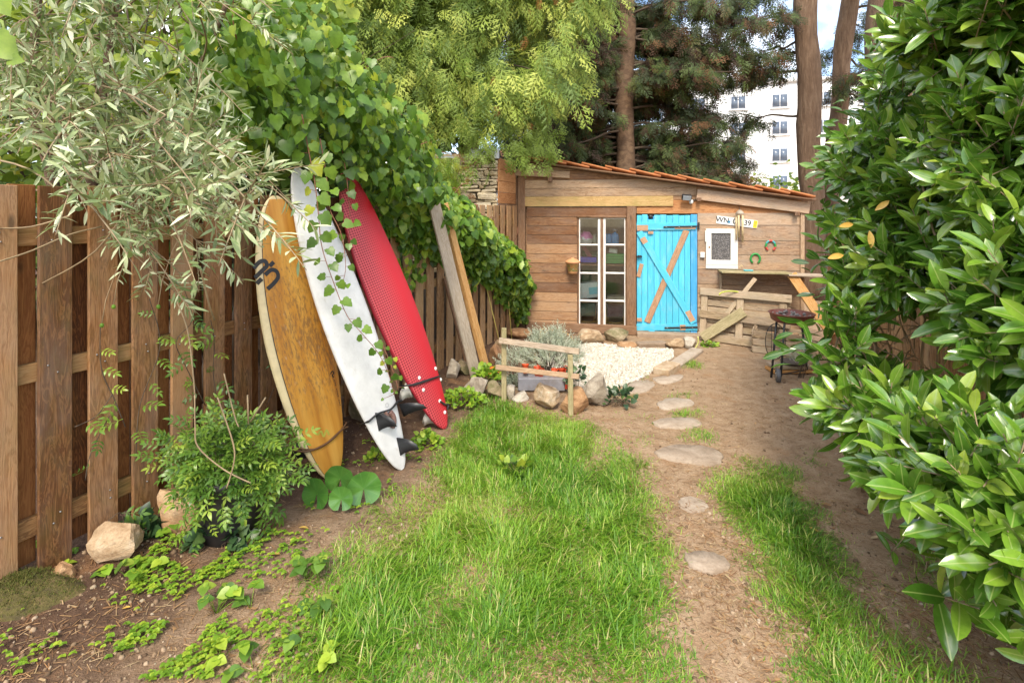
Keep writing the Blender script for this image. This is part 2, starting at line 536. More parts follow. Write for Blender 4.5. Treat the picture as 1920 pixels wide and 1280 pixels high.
def paint_mat(name, c, bare=.35):
    m, nt, b = new_mat(name)
    tc = nt.nodes.new('ShaderNodeTexCoord'); oi = nt.nodes.new('ShaderNodeObjectInfo')
    cmb = nt.nodes.new('ShaderNodeCombineXYZ'); nt.links.new(math_(nt, 'MULTIPLY', oi.outputs['Random'], 70), cmb.inputs[0])
    v = mapping(nt, tc.outputs['Object'], (1.5, 14, 14), cmb.outputs[0])
    n = texnoise(nt, v, 2.5, 7, .7)
    base = ramp(nt, [(.3, tuple(x*.84 for x in c)), (.55, c), (.75, tuple(min(1, x*1.18+.03) for x in c))], math_(nt, 'ADD', n, math_(nt, 'MULTIPLY', math_(nt, 'SUBTRACT', oi.outputs['Random'], .5), .2)))
    n2 = texnoise(nt, mapping(nt, tc.outputs['Object'], (3, 9, 9), cmb.outputs[0]), 3.0, 8, .75)
    w = ramp(nt, [(.62, (0, 0, 0)), (.66, (1, 1, 1))], n2)
    fade = texnoise(nt, mapping(nt, tc.outputs['Object'], (2, 5, 5), cmb.outputs[0]), 1.7, 5, .7)
    base = mixc(nt, math_(nt, 'MULTIPLY', ramp(nt, [(.5, (0, 0, 0)), (.72, (1, 1, 1))], fade), .3), base, (.45, .62, .66))
    col = mixc(nt, math_(nt, 'MULTIPLY', w, bare), base, (.36, .2, .11))
    nt.links.new(col, b.inputs['Base Color']); b.inputs['Roughness'].default_value = .55
    bump(nt, n2, b, .25, .003)
    return m
M['blue'] = paint_mat('worn_blue_paint', (.075, .50, .72))
M['blue_dark'] = paint_mat('deeper_blue_paint', (.05, .33, .66), .1)
M['white_paint'] = paint_mat('white_window_paint', (.78, .76, .72), .12)
M['tile'] = plain('terracotta_roof_tile', (.46, .165, .055), .8, var=.3, nscale=9, bumps=.3, dirt=((.2, .12, .06), .5))
M['iron'] = plain('dark_iron', (.05, .048, .05), .5, .6, .3)
M['black'] = plain('black_plastic', (.022, .023, .026), .42, 0, .2)
M['steel'] = plain('grey_steel', (.35, .35, .36), .4, .8, .2)
M['zinc'] = plain('zinc_sheet', (.42, .44, .47), .45, .7, .15, 8)
M['concrete'] = stone('earth_concrete', ((.2, .14, .09, 1), (.3, .22, .155, 1), (.38, .29, .21, 1)), 5)
M['soil_dark'] = plain('dark_interior', (.09, .07, .055), .9)
M['rock_tan'] = stone('tan_rock', ((.25, .15, .075, 1), (.44, .32, .2, 1), (.56, .47, .36, 1)), 7)
M['rock_grey'] = stone('grey_rock', ((.2, .16, .12, 1), (.38, .33, .26, 1), (.55, .5, .43, 1)), 7)
M['rock_brown'] = stone('brown_rock', ((.2, .1, .045, 1), (.38, .22, .11, 1), (.5, .35, .21, 1)), 7)
M['rock_moss'] = stone('mossy_rock', ((.12, .09, .05, 1), (.28, .21, .13, 1), (.4, .33, .22, 1)), 7, .7)
M['slab'] = stone('stepping_slab', ((.25, .185, .13, 1), (.37, .295, .225, 1), (.46, .385, .31, 1)), 7)
M['wallstone'] = stone('wall_stone', ((.3, .22, .12, 1), (.52, .42, .27, 1), (.66, .58, .44, 1)), 9)
M['terracotta'] = plain('terracotta_pot', (.58, .25, .09), .75, 0, .25, 12, .1)
M['orange_terra'] = plain('orange_plastic_pot', (.75, .10, .03), .5, 0, .15)
m, nt, b = new_mat('window_glass')
g = nt.nodes.new('ShaderNodeBsdfGlossy'); g.inputs['Roughness'].default_value = .03
t = nt.nodes.new('ShaderNodeBsdfTransparent'); t.inputs['Color'].default_value = (.93, .96, .94, 1)
fr = nt.nodes.new('ShaderNodeFresnel'); fr.inputs['IOR'].default_value = 1.5
mx = nt.nodes.new('ShaderNodeMixShader'); nt.links.new(math_(nt, 'ADD', fr.outputs[0], .03), mx.inputs[0])
nt.links.new(t.outputs[0], mx.inputs[1]); nt.links.new(g.outputs[0], mx.inputs[2])
nt.links.new(mx.outputs[0], nt.nodes['Material Output'].inputs['Surface'])
M['glass'] = m
m, nt, b = new_mat('patterned_glass')
tc = nt.nodes.new('ShaderNodeTexCoord')
vo = nt.nodes.new('ShaderNodeTexVoronoi'); vo.inputs['Scale'].default_value = 70; nt.links.new(tc.outputs['Object'], vo.inputs['Vector'])
nt.links.new(ramp(nt, [(.1, (.30, .28, .27)), (.5, (.10, .095, .095))], vo.outputs['Distance']), b.inputs['Base Color'])
b.inputs['Roughness'].default_value = .12; bump(nt, vo.outputs['Distance'], b, .8, .006)
M['frosted'] = m

# ------------------------------------------------------------------ ground
def gz(x, y):
    n = mnoise.noise(Vector((x*1.1, y*1.1, 3.3)))*.018+mnoise.noise(Vector((x*4, y*4, 1.7)))*.007
    d = (x-(FX0+FK*y))*FN.x                     # distance from the left fence
    n += .035*max(0, 1-abs(d)/.7)
    return n if y < 9 else n*max(0, 1-(y-9)/4)
def axis(lo, hi, segs):
    out = []
    for a, b_, s in segs:
        out += list(np.arange(a, b_, s))
    return np.array([lo]+out+[hi])
gx = axis(-260, 260, [(-120, -12, 18), (-12, -4, 1), (-4, 5, .06), (5, 12, 1), (12, 130, 18)])
gy = axis(-60, 420, [(-20, 0, 4), (0, 1.4, .35), (1.4, 9, .06), (9, 20, 1), (20, 300, 30)])
V = []
for y in gy:
    for x in gx:
        V.append((x, y, gz(x, y) if (-6 < x < 7 and 0 < y < 13) else 0.0))
nx = len(gx)
ii, jj = np.meshgrid(np.arange(nx-1), np.arange(len(gy)-1))
a = (jj*nx+ii).ravel()
loops = np.stack([a, a+1, a+nx+1, a+nx], 1).ravel()
me = np_mesh('ground', np.array(V), loops, np.full(len(a), 4))
m, nt, b = new_mat('garden_soil')
tc = nt.nodes.new('ShaderNodeTexCoord'); pv = tc.outputs['Object']
n1 = texnoise(nt, pv, 1.3, 6, .6); n2 = texnoise(nt, pv, 9, 8, .7); n3 = texnoise(nt, pv, 70, 4, .7)
dry = ramp(nt, [(.3, (.19, .115, .066)), (.5, (.345, .235, .145)), (.7, (.49, .365, .25))], math_(nt, 'ADD', math_(nt, 'MULTIPLY', n2, .65), math_(nt, 'MULTIPLY', n3, .38)))
wet = ramp(nt, [(.35, (.06, .035, .024)), (.55, (.125, .075, .05)), (.75, (.22, .145, .095))], math_(nt, 'ADD', math_(nt, 'MULTIPLY', n2, .6), math_(nt, 'MULTIPLY', n3, .4)))
sp = nt.nodes.new('ShaderNodeSeparateXYZ'); nt.links.new(pv, sp.inputs[0])
dist = math_(nt, 'SUBTRACT', sp.outputs['X'], math_(nt, 'ADD', math_(nt, 'MULTIPLY', sp.outputs['Y'], FK), FX0))
dist = math_(nt, 'ADD', dist, math_(nt, 'MULTIPLY', math_(nt, 'SUBTRACT', n1, .5), 1.6))
k = ramp(nt, [(.0, (0, 0, 0)), (1.0, (1, 1, 1))], math_(nt, 'MULTIPLY', math_(nt, 'SUBTRACT', dist, .55), 1.1))
col = mixc(nt, k, wet, dry)
lit = ramp(nt, [(.55, (0, 0, 0)), (.68, (1, 1, 1))], texnoise(nt, pv, 2.7, 7, .7))
col = mixc(nt, math_(nt, 'MULTIPLY', lit, .45), col, (.36, .19, .085))           # needle litter
nt.links.new(col, b.inputs['Base Color']); b.inputs['Roughness'].default_value = .95
b.inputs['Specular IOR Level'].default_value = .15
bump(nt, math_(nt, 'ADD', n2, math_(nt, 'MULTIPLY', n3, .5)), b, .9, .03)
M['soil'] = m
gr = link('ground', me, None, m); gr['kind'] = 'structure'

def inpoly(x, y, poly):
    c = False; n = len(poly); j = n-1
    for i in range(n):
        xi, yi = poly[i]; xj, yj = poly[j]
        if ((yi > y) != (yj > y)) and (x < (xj-xi)*(y-yi)/(yj-yi)+xi): c = not c
        j = i
    return c
def gpoly(pts): return [tuple(G(*p)[:2]) for p in pts]
def sample_poly(poly, n, seed=0):
    r = random.Random(seed); xs = [p[0] for p in poly]; ys = [p[1] for p in poly]; out = []
    while len(out) < n:
        x = r.uniform(min(xs), max(xs)); y = r.uniform(min(ys), max(ys))
        if inpoly(x, y, poly): out.append((x, y))
    return out

# ------------------------------------------------------------------ garden shed
shed = thing('garden_shed', 'low wooden plank shed with orange roof tiles and a sky-blue door', 'shed', SO)
shed.rotation_euler = (0, 0, SA)
RL, RR = Wc(60, 135), Wc(1720, 358)
rs = (RR.z-RL.z)/(RR.x-RL.x)
def roof_z(s): return RL.z+(s-RL.x)*rs
def sx(cx, off=0): return Wc(cx, 700, off).x
PLATE = Matrix(((1, 0, 0, 0), (0, 0, -1, 0), (0, 1, 0, 0), (0, 0, 0, 1)))
def clip_roof(pts, drop=.01):
    out = []
    f = lambda p: roof_z(p[0])-drop-p[1]
    for i in range(len(pts)):
        p, q = pts[i], pts[(i+1) % len(pts)]
        if f(p) >= 0: out.append(p)
        if (f(p) >= 0) != (f(q) >= 0):
            t = f(p)/(f(p)-f(q)); out.append((p[0]+(q[0]-p[0])*t, p[1]+(q[1]-p[1])*t))
    return out
def wall_board(name, pts, mat, off=0.0, thick=.02, parent=None, M_=None):
    """board in the shed wall, outline (s, z); its front face is off metres proud of the wall"""
    pts = clip_roof(pts)
    if len(pts) < 3: return None
    cx = sum(p[0] for p in pts)/len(pts); cz = sum(p[1] for p in pts)/len(pts)
    m = SM @ Matrix.Translation((cx, -(off-thick), cz)) @ PLATE
    return poly_plate(name, [(p[0]-cx, p[1]-cz) for p in pts], thick, mat, parent or shed, m)
def rect(s0, s1, z0, z1): return [(s0, z0), (s1, z0), (s1, z1), (s0, z1)]
s_l, s_w0, s_w1, s_p1, s_d1, s_e = sx(85), sx(374), sx(652), sx(711), sx(1058), sx(1655)
zc = lambda cx, cy: Wc(cx, cy).z
rr = random.Random(3)
DEPTH = 1.9
# left boards beside the window, and those above it
edges = [1090, 1037, 986, 931, 878, 822, 768, 712, 658, 601, 550, 499, 447, 392]
for i in range(len(edges)-1):
    z0, z1 = zc(230, edges[i]), zc(230, edges[i+1])
    right = s_w0-.004 if i < len(edges)-2 else sx(676)
    wall_board('plank', rect(s_l, right, z0+.003, z1-.003), M['shed'], rr.uniform(-.003, .003))
zy0, zy1 = zc(480, 388), zc(480, 330)
wall_board('plank', rect(sx(70), sx(920), zy0+.004, zy1), M['shed_yellow'], .022)
for z0, z1, mt, s1 in ((zy1+.004, zc(480, 283), 'shed_pale', sx(1052)), (zc(480, 281), zc(480, 235), 'shed_pale', sx(1052)), (zc(480, 233), zc(480, 180), 'shed', sx(900)), (zc(480, 178), zc(480, 100), 'shed_pale', sx(600))):
    wall_board('plank', rect(sx(75), s1, z0, z1), M[mt], .01+rr.uniform(-.003, .003))
# right of the door
wall_board('plank', rect(s_p1+.004, s_e, zc(880, 428), zc(880, 350)), M['shed_red'], .0)
wall_board('plank', rect(s_p1+.004, s_e, zc(880, 348), zc(880, 230)), M['shed'], -.004)
redges = [1190, 1130, 1050, 968, 885, 832, 747, 661, 582, 494, 424]
for i in range(len(redges)-1):
    z0, z1 = zc(1150, redges[i]), zc(1150, redges[i+1])
    wall_board('plank', rect(s_d1+.006, s_e, z0+.003, z1-.003), M['shed_grey' if i > 4 else 'shed_pale'], rr.uniform(-.004, .003))
# posts and trims
def wpost(name, cx0, cx1, z0, z1, off, mat, thick=.05):
    a, b_ = sx(cx0), sx(cx1)
    return plank(name, ((a+b_)/2, -off+thick/2, z0), ((a+b_)/2, -off+thick/2, z1), abs(b_-a), thick, (0, -1, 0), M[mat], shed, M=SM)
wpost('corner_post', 36, 76, .0, zc(50, 205), .03, 'brown')
wpost('corner_post', 14, 33, .3, zc(30, 225), .0, 'brown', .03)
wpost('door_post', 655, 709, .02, zc(680, 388), .03, 'brown', .07)
wpost('corner_post', 1645, 1668, .0, roof_z(sx(1656))-.09, .028, 'shed_pale', .04)
pa, pb = Wc(1056, 318, .04), Wc(1700, 398, .04)
plank('fascia_board', pa, pb, .145, .03, (0, -1, 0), M['shed_grey'], shed, M=SM)
pa, pb = Wc(5, 192, .035), Wc(330, 206, .035)
plank('fascia_board', pa, pb, .10, .03, (0, -1, 0), M['shed_pale'], shed, M=SM)
for c0, c1, y0, y1 in ((1056, 1080, 358, 337), (1612, 1640, 441, 417), (206, 230, 248, 198)):
    a, b_ = Wc(c0, y0, .06), Wc(c1, y1, .06)
    plank('rafter_end', ((a.x+b_.x)/2, -.065, a.z), ((a.x+b_.x)/2, -.065, b_.z), b_.x-a.x, .06, (0, -1, 0), M['brown'], shed, M=SM)
# foot sill
plank('sill_beam', (s_l, -.012, .07), (s_p1, -.012, .07), .12, .09, (0, -1, 0), M['brown'], shed, M=SM)
plank('door_step', (s_p1, -.05, .02), (sx(1075), -.05, .02), .09, .2, (0, -1, 0), M['concrete'], shed, .01, M=SM)
# side, back and inner walls, floor, roof deck
def inner(name, c, d, mat):
    mb = MB().box((0, 0, 0), d); me_ = mb.mesh(name)
    return link(name, me_, shed, mat, SM @ Matrix.Translation(c))
M['inside'] = plain('inside_boards', (.42, .36, .29), .9, 0, .3, 6)
inner('back_wall', ((s_l+s_e)/2, DEPTH, .9), (s_e-s_l, .03, 1.8), M['inside'])
inner('floor', ((s_l+s_e)/2, DEPTH/2+.03, .05), (s_e-s_l-.06, DEPTH-.1, .06), M['concrete'])
inner('side_wall', (s_l-.015, DEPTH/2+.03, 1.05), (.03, DEPTH-.04, 2.1), M['shed'])
inner('side_wall', (s_e+.015, DEPTH/2+.03, .9), (.03, DEPTH-.04, 1.75), M['shed'])
for a_, b_, z0, z1 in ((s_l, s_w0-.02, .1, 2.1), (s_d1+.01, s_e, .0, 1.7), (s_w0-.02, s_d1+.01, zc(880, 420), 2.0)):
    pts = clip_roof(rect(a_, b_, z0, z1), .03)
    cx_, cz_ = sum(p[0] for p in pts)/len(pts), sum(p[1] for p in pts)/len(pts)
    poly_plate('wall_lining', [(p[0]-cx_, p[1]-cz_) for p in pts], .012, M['inside'], shed, SM @ Matrix.Translation((cx_, .045, cz_)) @ PLATE)
ra = math.atan(rs)
Lr = (s_e-s_l+.2)/math.cos(ra)
dm = SM @ Matrix.Translation(((s_l+s_e)/2+.02, DEPTH/2-.05, roof_z((s_l+s_e)/2+.02)+.012)) @ Matrix.Rotation(-ra, 4, 'Y')
link('roof_deck', MB().box((0, 0, 0), (Lr, DEPTH+.2, .02)).mesh('roof_deck'), shed, M['brown'], dm)
# tiles: rows step down the slope to the right, each lapping the next one
def tile_mesh():
    mb = MB(); n = 7; V = []; w, L = .26, .43
    for i in range(n):
        y = -w/2+w*i/(n-1); z = .012*math.cos(i/(n-1)*2*math.pi)+.004
        for x in (-L/2, L/2): V.append((x, y, z)); V.append((x, y, z+.024))
    F = []
    for i in range(n-1):
        a = i*4; c = a+4
        F += [(a+1, c+1, c+3, a+3), (a, a+2, c+2, c), (a, c, c+1, a+1), (a+2, a+3, c+3, c+2)]
    F += [(0, 1, 3, 2), ((n-1)*4, (n-1)*4+2, (n-1)*4+3, (n-1)*4+1)]
    mb.add(V, F); me_ = mb.mesh('roof_tile'); me_.materials.append(M['tile']); return me_
TM = tile_mesh()
ntile = 12; step = (sx(1700)-sx(30))/ntile
for j in range(7):
    for i in range(ntile):
        s = sx(30)+step*(i+.5)+rr.uniform(-.012, .012)
        o = link('roof_tile', TM, shed, None, SM @ Matrix.Translation((s, -.06+.12+j*.262+rr.uniform(-.012, .012), roof_z(s)+.05+rr.uniform(-.004, .006))) @ Matrix.Rotation(-ra+.105, 4, 'Y') @ Matrix.Rotation(rr.uniform(-.03, .03), 4, 'Z'))
# ---- glazed double window
win = link('window', MB().box((0, 0, 0), (s_w1-s_w0, .05, .03)).mesh('window'), shed, M['brown'], SM @ Matrix.Translation(((s_w0+s_w1)/2, .0, zc(510, 447))))
def wbar(name, cx0, cx1, cy0, cy1, off, mat, parent, thick=.035):
    a, b_ = Wc(cx0, cy1, off), Wc(cx1, cy0, off)
    w_, h_ = b_.x-a.x, b_.z-a.z
    c = SM @ Vector(((a.x+b_.x)/2, -off+thick/2, (a.z+b_.z)/2))
    me_ = bevel_box(max(w_, h_), min(w_, h_), thick, .003).copy(); me_.materials.clear(); me_.materials.append(M[mat])
    mm = frame_matrix((1, 0, 0) if w_ >= h_ else (0, 0, 1), (0, -1, 0))
    return link(name, me_, parent, None, Matrix.Translation(c) @ SM.to_3x3().to_4x4() @ mm)
wbar('jamb', 374, 383, 447, 1098, .012, 'brown', win, .06)
wbar('mullion', 505, 521, 447, 1098, .014, 'brown', win, .06)
wbar('jamb', 648, 655, 447, 1098, .012, 'brown', win, .06)
wbar('window_sill', 374, 655, 1088, 1102, .02, 'brown', win, .07)
for a_, b_ in ((383, 505), (521, 648)):
    wbar('stile', a_, a_+(6 if a_ < 400 else 14), 453, 1087, .004, 'white_paint', win)
    wbar('stile', b_-(14 if a_ < 400 else 6), b_, 453, 1087, .004, 'white_paint', win)
    for cy in (455, 606, 768, 926, 1084):
        wbar('glazing_bar', a_+5, b_-5, cy-4, cy+4, .001, 'white_paint', win, .028)
    for c0, c1 in ((459, 602), (610, 764), (772, 922), (930, 1080)):
        wbar('pane', a_+5, b_-5, c0-3, c1+3, -.008, 'glass', win, .004)
# ---- blue door
dz0, dz1 = zc(880, 1122), zc(880, 433)
door = link('door', MB().box((0, 0, 0), (s_d1-s_p1-.03, .012, dz1-dz0-.05)).mesh('door'), shed, M['blue_dark'], SM @ Matrix.Translation(((s_p1+s_d1)/2, .022, (dz0+dz1)/2)))
cxs = [713, 742, 775, 812, 846, 882, 918, 953, 986, 1019]
for i in range(9):
    a_, b_ = sx(cxs[i])+.0015, sx(cxs[i+1])-.0015
    t0, t1 = dz0+rr.uniform(-.012, .008), dz1+rr.uniform(-.018, .006)
    if i == 2:
        t1 -= .06
    plank('door_board', ((a_+b_)/2, .004, t0), ((a_+b_)/2, .004, t1), b_-a_, .02, (0, -1, 0), M['blue'], door, M=SM)
plank('door_board', ((sx(1020)+s_d1)/2, .0, dz0), ((sx(1020)+s_d1)/2, .0, dz1), s_d1-sx(1020)-.003, .024, (0, -1, 0), M['blue_dark'], door, M=SM)
M['bare'] = wood('bare_door_wood', (.26, .14, .07, 1), (.42, .25, .15, 1), (.53, .36, .24, 1), .2)
def dbar(name, c0, c1, wcx, mat, off=.026, thick=.018):
    a, b_ = Wc(c0[0], c0[1], off), Wc(c1[0], c1[1], off)
    return plank(name, (a.x, -off+thick/2, a.z), (b_.x, -off+thick/2, b_.z), wcx/3.048/960*7.1, thick, (0, -1, 0), M[mat], door, M=SM)
dbar('ledge', (712, 502), (1054, 502), 40, 'blue'); dbar('ledge', (712, 1078), (1060, 1078), 36, 'blue')
dbar('brace', (998, 524), (772, 1050), 34, 'bare', .022)
dbar('brace', (727, 532), (1040, 1054), 36, 'blue', .032)
dbar('brace', (722, 790), (742, 715), 22, 'bare', .022)
for c0, c1, w_ in (((745, 566), (764, 597), 32), ((1003, 985), (1034, 1042), 30), ((714, 510), (778, 510), 32), ((714, 1034), (742, 1034), 20), ((778, 537), (808, 537), 16), ((930, 512), (1050, 512), 8), ((960, 1079), (992, 1079), 30)):
    dbar('bare_patch', c0, c1, w_, 'bare', .0335, .003)
dbar('foot_block', (799, 1098), (799, 1140), 34, 'blue', .04, .03)
hp = Wc(793, 446, .01)
link('hole_dark_plate', MB().box((0, 0, 0), (.06, .012, .05)).mesh('hole_dark_plate'), door, M['black'], SM @ Matrix.Translation((hp.x, -.006, hp.z)))  # solid black plate, its colour stands in for the dark inside the hole
for cy, x0 in ((505, 866), (1081, 872)):
    h_ = dbar('hinge', (x0, cy), (1062, cy-4), 9, 'iron', .041, .006)
    mb = MB()
    for cxx in (x0+15, x0+90, x0+160):
        q = SM @ Wc(cxx, cy-1, .043); mb.box(q, (.012, .008, .012))
    mb.build('bolt', M['steel'], h_)
dbar('hinge', (1068, 478), (1068, 520), 8, 'iron', .02, .015)
lt = dbar('latch', (713, 674), (744, 674), 9, 'iron', .05, .03)
q = SM @ Wc(722, 668, .06); MB().tube([q, q+Vector((0, -.03, 0)), q+Vector((.03, -.035, 0))], .006, 8).build('latch_handle', M['iron'], lt)

# ---- small white casement
sw = wbar('casement', 1108, 1292, 722, 742, .02, 'white_paint', shed)
sw.name = 'small_window'
for a_, b_, c_, d_ in ((1110, 1140, 515, 722), (1250, 1291, 515, 722), (1140, 1250, 515, 541), (1140, 1250, 695, 722)):
    wbar('frame', a_, b_, c_, d_, .025, 'white_paint', sw)
wbar('pane', 1140, 1250, 541, 695, .006, 'frosted', sw, .006)
wbar('hinge', 1104, 1114, 525, 590, .03, 'white_paint', sw, .01)
wbar('catch', 1124, 1133, 615, 625, .034, 'rock_brown', sw, .012)

# ------------------------------------------------------------------ things on the shed wall
def wthing(name, label, cat, cx, cy, group=None):
    return thing(name, label, cat, SM @ Wc(cx, cy, .005), group)
# number plate
pl = wthing('number_plate', 'white number plate with black characters and a yellow end on shed wall', 'number plate', 1285, 476)
ang = -.13
pm = SM @ Matrix.Translation(Wc(1285, 476, .006)) @ Matrix.Rotation(-ang, 4, 'Y') @ PLATE
def rrect(w, h, r=.012, n=4):
    out = []
    for cx_, cy_, a0 in ((w/2-r, h/2-r, 0), (-w/2+r, h/2-r, 90), (-w/2+r, -h/2+r, 180), (w/2-r, -h/2+r, 270)):
        for i in range(n+1):
            t = math.radians(a0+90*i/n); out.append((cx_+r*math.cos(t), cy_+r*math.sin(t)))
    return out
M['plate'] = plain('plate_white', (.8, .8, .78), .35, 0, .05)
M['yellow'] = plain('plate_yellow', (.80, .52, .02), .4, 0, .1)
M['ink'] = plain('black_lettering', (.02, .02, .022), .5, 0, .1)
M['sealblue'] = plain('blue_seal', (.03, .22, .42), .5, 0, .1)
pw, ph = .52, .105
poly_plate('plate', rrect(pw, ph), .003, M['plate'], pl, pm)
poly_plate('yellow_end', [(x+pw/2-.028, y) for x, y in rrect(.05, ph-.008, .008)], .0012, M['yellow'], pl, pm @ Matrix.Translation((0, 0, .0031)))
def text_obj(name, body, size, mat, parent, m, extr=.0006, sx_=1.0):
    cu = bpy.data.curves.new(name, 'FONT'); cu.body = body; cu.size = size; cu.extrude = extr; cu.offset = .0018
    cu.align_x = 'CENTER'; cu.align_y = 'CENTER'
    tmp = bpy.data.objects.new(name, cu); COL.objects.link(tmp)
    dg = bpy.context.evaluated_depsgraph_get()
    me_ = bpy.data.meshes.new_from_object(tmp.evaluated_get(dg))
    bpy.data.objects.remove(tmp); me_.materials.clear(); me_.materials.append(mat)
    me_.transform(Matrix.Diagonal((sx_, 1, 1, 1)))
    return link(name, me_, parent, None, m)
text_obj('lettering', 'WN', .098, M['ink'], pl, pm @ Matrix.Translation((-.185, 0, .0036)), sx_=.95)
text_obj('lettering', '0', .098, M['ink'], pl, pm @ Matrix.Translation((-.03, 0, .0036)), sx_=.95)
text_obj('lettering', '39', .098, M['ink'], pl, pm @ Matrix.Translation((.135, 0, .0036)), sx_=.95)
poly_plate('seal', [(-.098+.017*math.cos(t*.3927), -.012+.017*math.sin(t*.3927)) for t in range(16)], .0012, M['sealblue'], pl, pm @ Matrix.Translation((0, 0, .0031)))
for k in range(4):
    poly_plate('sticker_print', [(x+pw/2-.03+(k % 2)*.012-.004, y+.02-(k//2)*.035) for x, y in rrect(.006, .022, .002, 2)], .0006, M['terracotta'], pl, pm @ Matrix.Translation((0, 0, .0045)))
# wind chime
ch = wthing('wind_chime', 'bamboo wind chime with a dome top hanging beside the small window', 'wind chime', 1302, 430)
c0 = Wc(1302, 432, .07)
M['bamboo'] = plain('bamboo_tube', (.60, .46, .26), .5, 0, .2, 20)
mb = MB().lathe([(.002, .06), (.02, .055), (.045, .03), (.056, .0), (.05, -.004), (.0, -.004)], 20)
link('dome', mb.mesh('dome', True), ch, plain('chime_dome', (.36, .30, .23), .6, 0, .25), SM @ Matrix.Translation(c0))
for k, (a_, L_) in enumerate(((0, .36), (72, .30), (144, .33), (216, .26), (288, .31))):
    t = math.radians(a_+20); p = c0+Vector((.042*math.cos(t), .042*math.sin(t), -.012))
    mb = MB().tube([p, p-Vector((0, 0, L_*.55)), p-Vector((0, 0, L_))], [.0125, .0125, .011], 10)
    me_ = mb.mesh('tube', True); link('tube', me_, ch, M['bamboo'], SM)
mb = MB().tube([c0+Vector((0, 0, .055)), c0+Vector((0, .03, .10)), c0+Vector((0, .08, .11))], .003, 6)
link('hanger', mb.mesh('hanger'), ch, M['iron'], SM)
# horseshoes
def horseshoe(cx, cy, label, mats, tilt=0):
    t_ = wthing('horseshoe', label, 'horseshoe', cx, cy)
    n = 14; segs = len(mats)
    for k in range(segs):
        pts = []
        for i in range(n+1):
            f = (k+i/n)/segs; an = math.radians(-55+f*290)+tilt
            pts.append(Wc(cx, cy, .012)+Vector((.058*math.cos(an), 0, .066*math.sin(an))))
        mb = MB().tube(pts, .0135, 8); link('shoe_bar', mb.mesh('shoe_bar', True), t_, mats[k], SM)
gp = plain('green_paint', (.03, .27, .06), .5, 0, .2); tp = plain('teal_paint', (.05, .33, .36), .5, 0, .2); rp = plain('red_paint', (.5, .06, .05), .5, 0, .2)
horseshoe(1391, 686, 'plain green horseshoe nailed on the shed wall', [gp])
horseshoe(1478, 612, 'multicoloured teal, green and red horseshoe nailed on the shed wall', [rp, gp, tp, rp, tp, gp, rp])
# switch box
sb = wthing('switch_box', 'small white switch box on shed wall beside the blue door', 'switch', 1088, 664)
a_ = SM @ Matrix.Translation(Wc(1088, 664, .02)); me_ = bevel_box(.058, .035, .075, .005).copy(); me_.materials.append(M['white_paint']); link('housing', me_, sb, None, a_)
MB().tube([SM @ Wc(1090, 678, .02), SM @ Wc(1094, 690, .02)], .006, 6).build('cable', M['black'], sb)
# flood light
fl = wthing('flood_light', 'black outdoor flood light with round sensor above the blue door', 'light', 998, 336)
me_ = bevel_box(.125, .06, .075, .008).copy(); me_.materials.append(M['black'])
fm = SM @ Matrix.Translation(Wc(998, 336, .09)) @ Matrix.Rotation(.45, 4, 'X') @ Matrix.Rotation(.1, 4, 'Y')
link('lamp_head', me_, fl, None, fm)
me_ = bevel_box(.105, .006, .058, .002).copy(); me_.materials.append(plain('lamp_glass', (.3, .33, .36), .1)); link('lens', me_, fl, None, fm @ Matrix.Translation((0, -.031, 0)))
mb = MB().lathe([(.0, .03), (.02, .026), (.028, .01), (.028, -.01), (.02, -.026), (0, -.03)], 16)
link('sensor', mb.mesh('sensor', True), fl, M['white_paint'], SM @ Matrix.Translation(Wc(1024, 361, .05)))
MB().tube([SM @ Wc(1010, 345, .05), SM @ Wc(1022, 354, .03), SM @ Wc(1050, 352, .01)], .008, 8).build('bracket', M['steel'], fl)
# hanging terracotta pot
tp_ = wthing('wall_pot', 'painted terracotta pot with lid-like rim hanging left of the tall window', 'pot', 348, 730)
pc = Wc(347, 770, .10)
sc_ = .93
mb = MB().lathe([(0, 0), (.062, 0), (.070, .01), (.094, .155), (.112, .16), (.114, .185), (.10, .19), (.06, .215), (.025, .222), (.02, .235), (0, .238)], 26)
m, nt, b = new_mat('painted_terracotta'); tc = nt.nodes.new('ShaderNodeTexCoord')
nn = texnoise(nt, tc.outputs['Object'], 22, 3, .6); sp = nt.nodes.new('ShaderNodeSeparateXYZ'); nt.links.new(tc.outputs['Object'], sp.inputs[0])
pat = ramp(nt, [(.42, (.58, .27, .11)), (.5, (.5, .42, .12)), (.56, (.16, .13, .03)), (.63, (.6, .5, .3))], nn)
band = math_(nt, 'MULTIPLY', math_(nt, 'GREATER_THAN', sp.outputs['Z'], .035), math_(nt, 'LESS_THAN', sp.outputs['Z'], .14))
nt.links.new(mixc(nt, band, (.6, .3, .14), pat), b.inputs['Base Color']); b.inputs['Roughness'].default_value = .7
link('pot_body', mb.mesh('pot_body', True), tp_, m, SM @ Matrix.Translation(pc) @ Matrix.Scale(sc_, 4))
MB().tube([SM @ (pc+Vector((0, .0, .19))), SM @ (pc+Vector((0, .1, .2)))], .006, 6).build('hook', M['iron'], tp_)

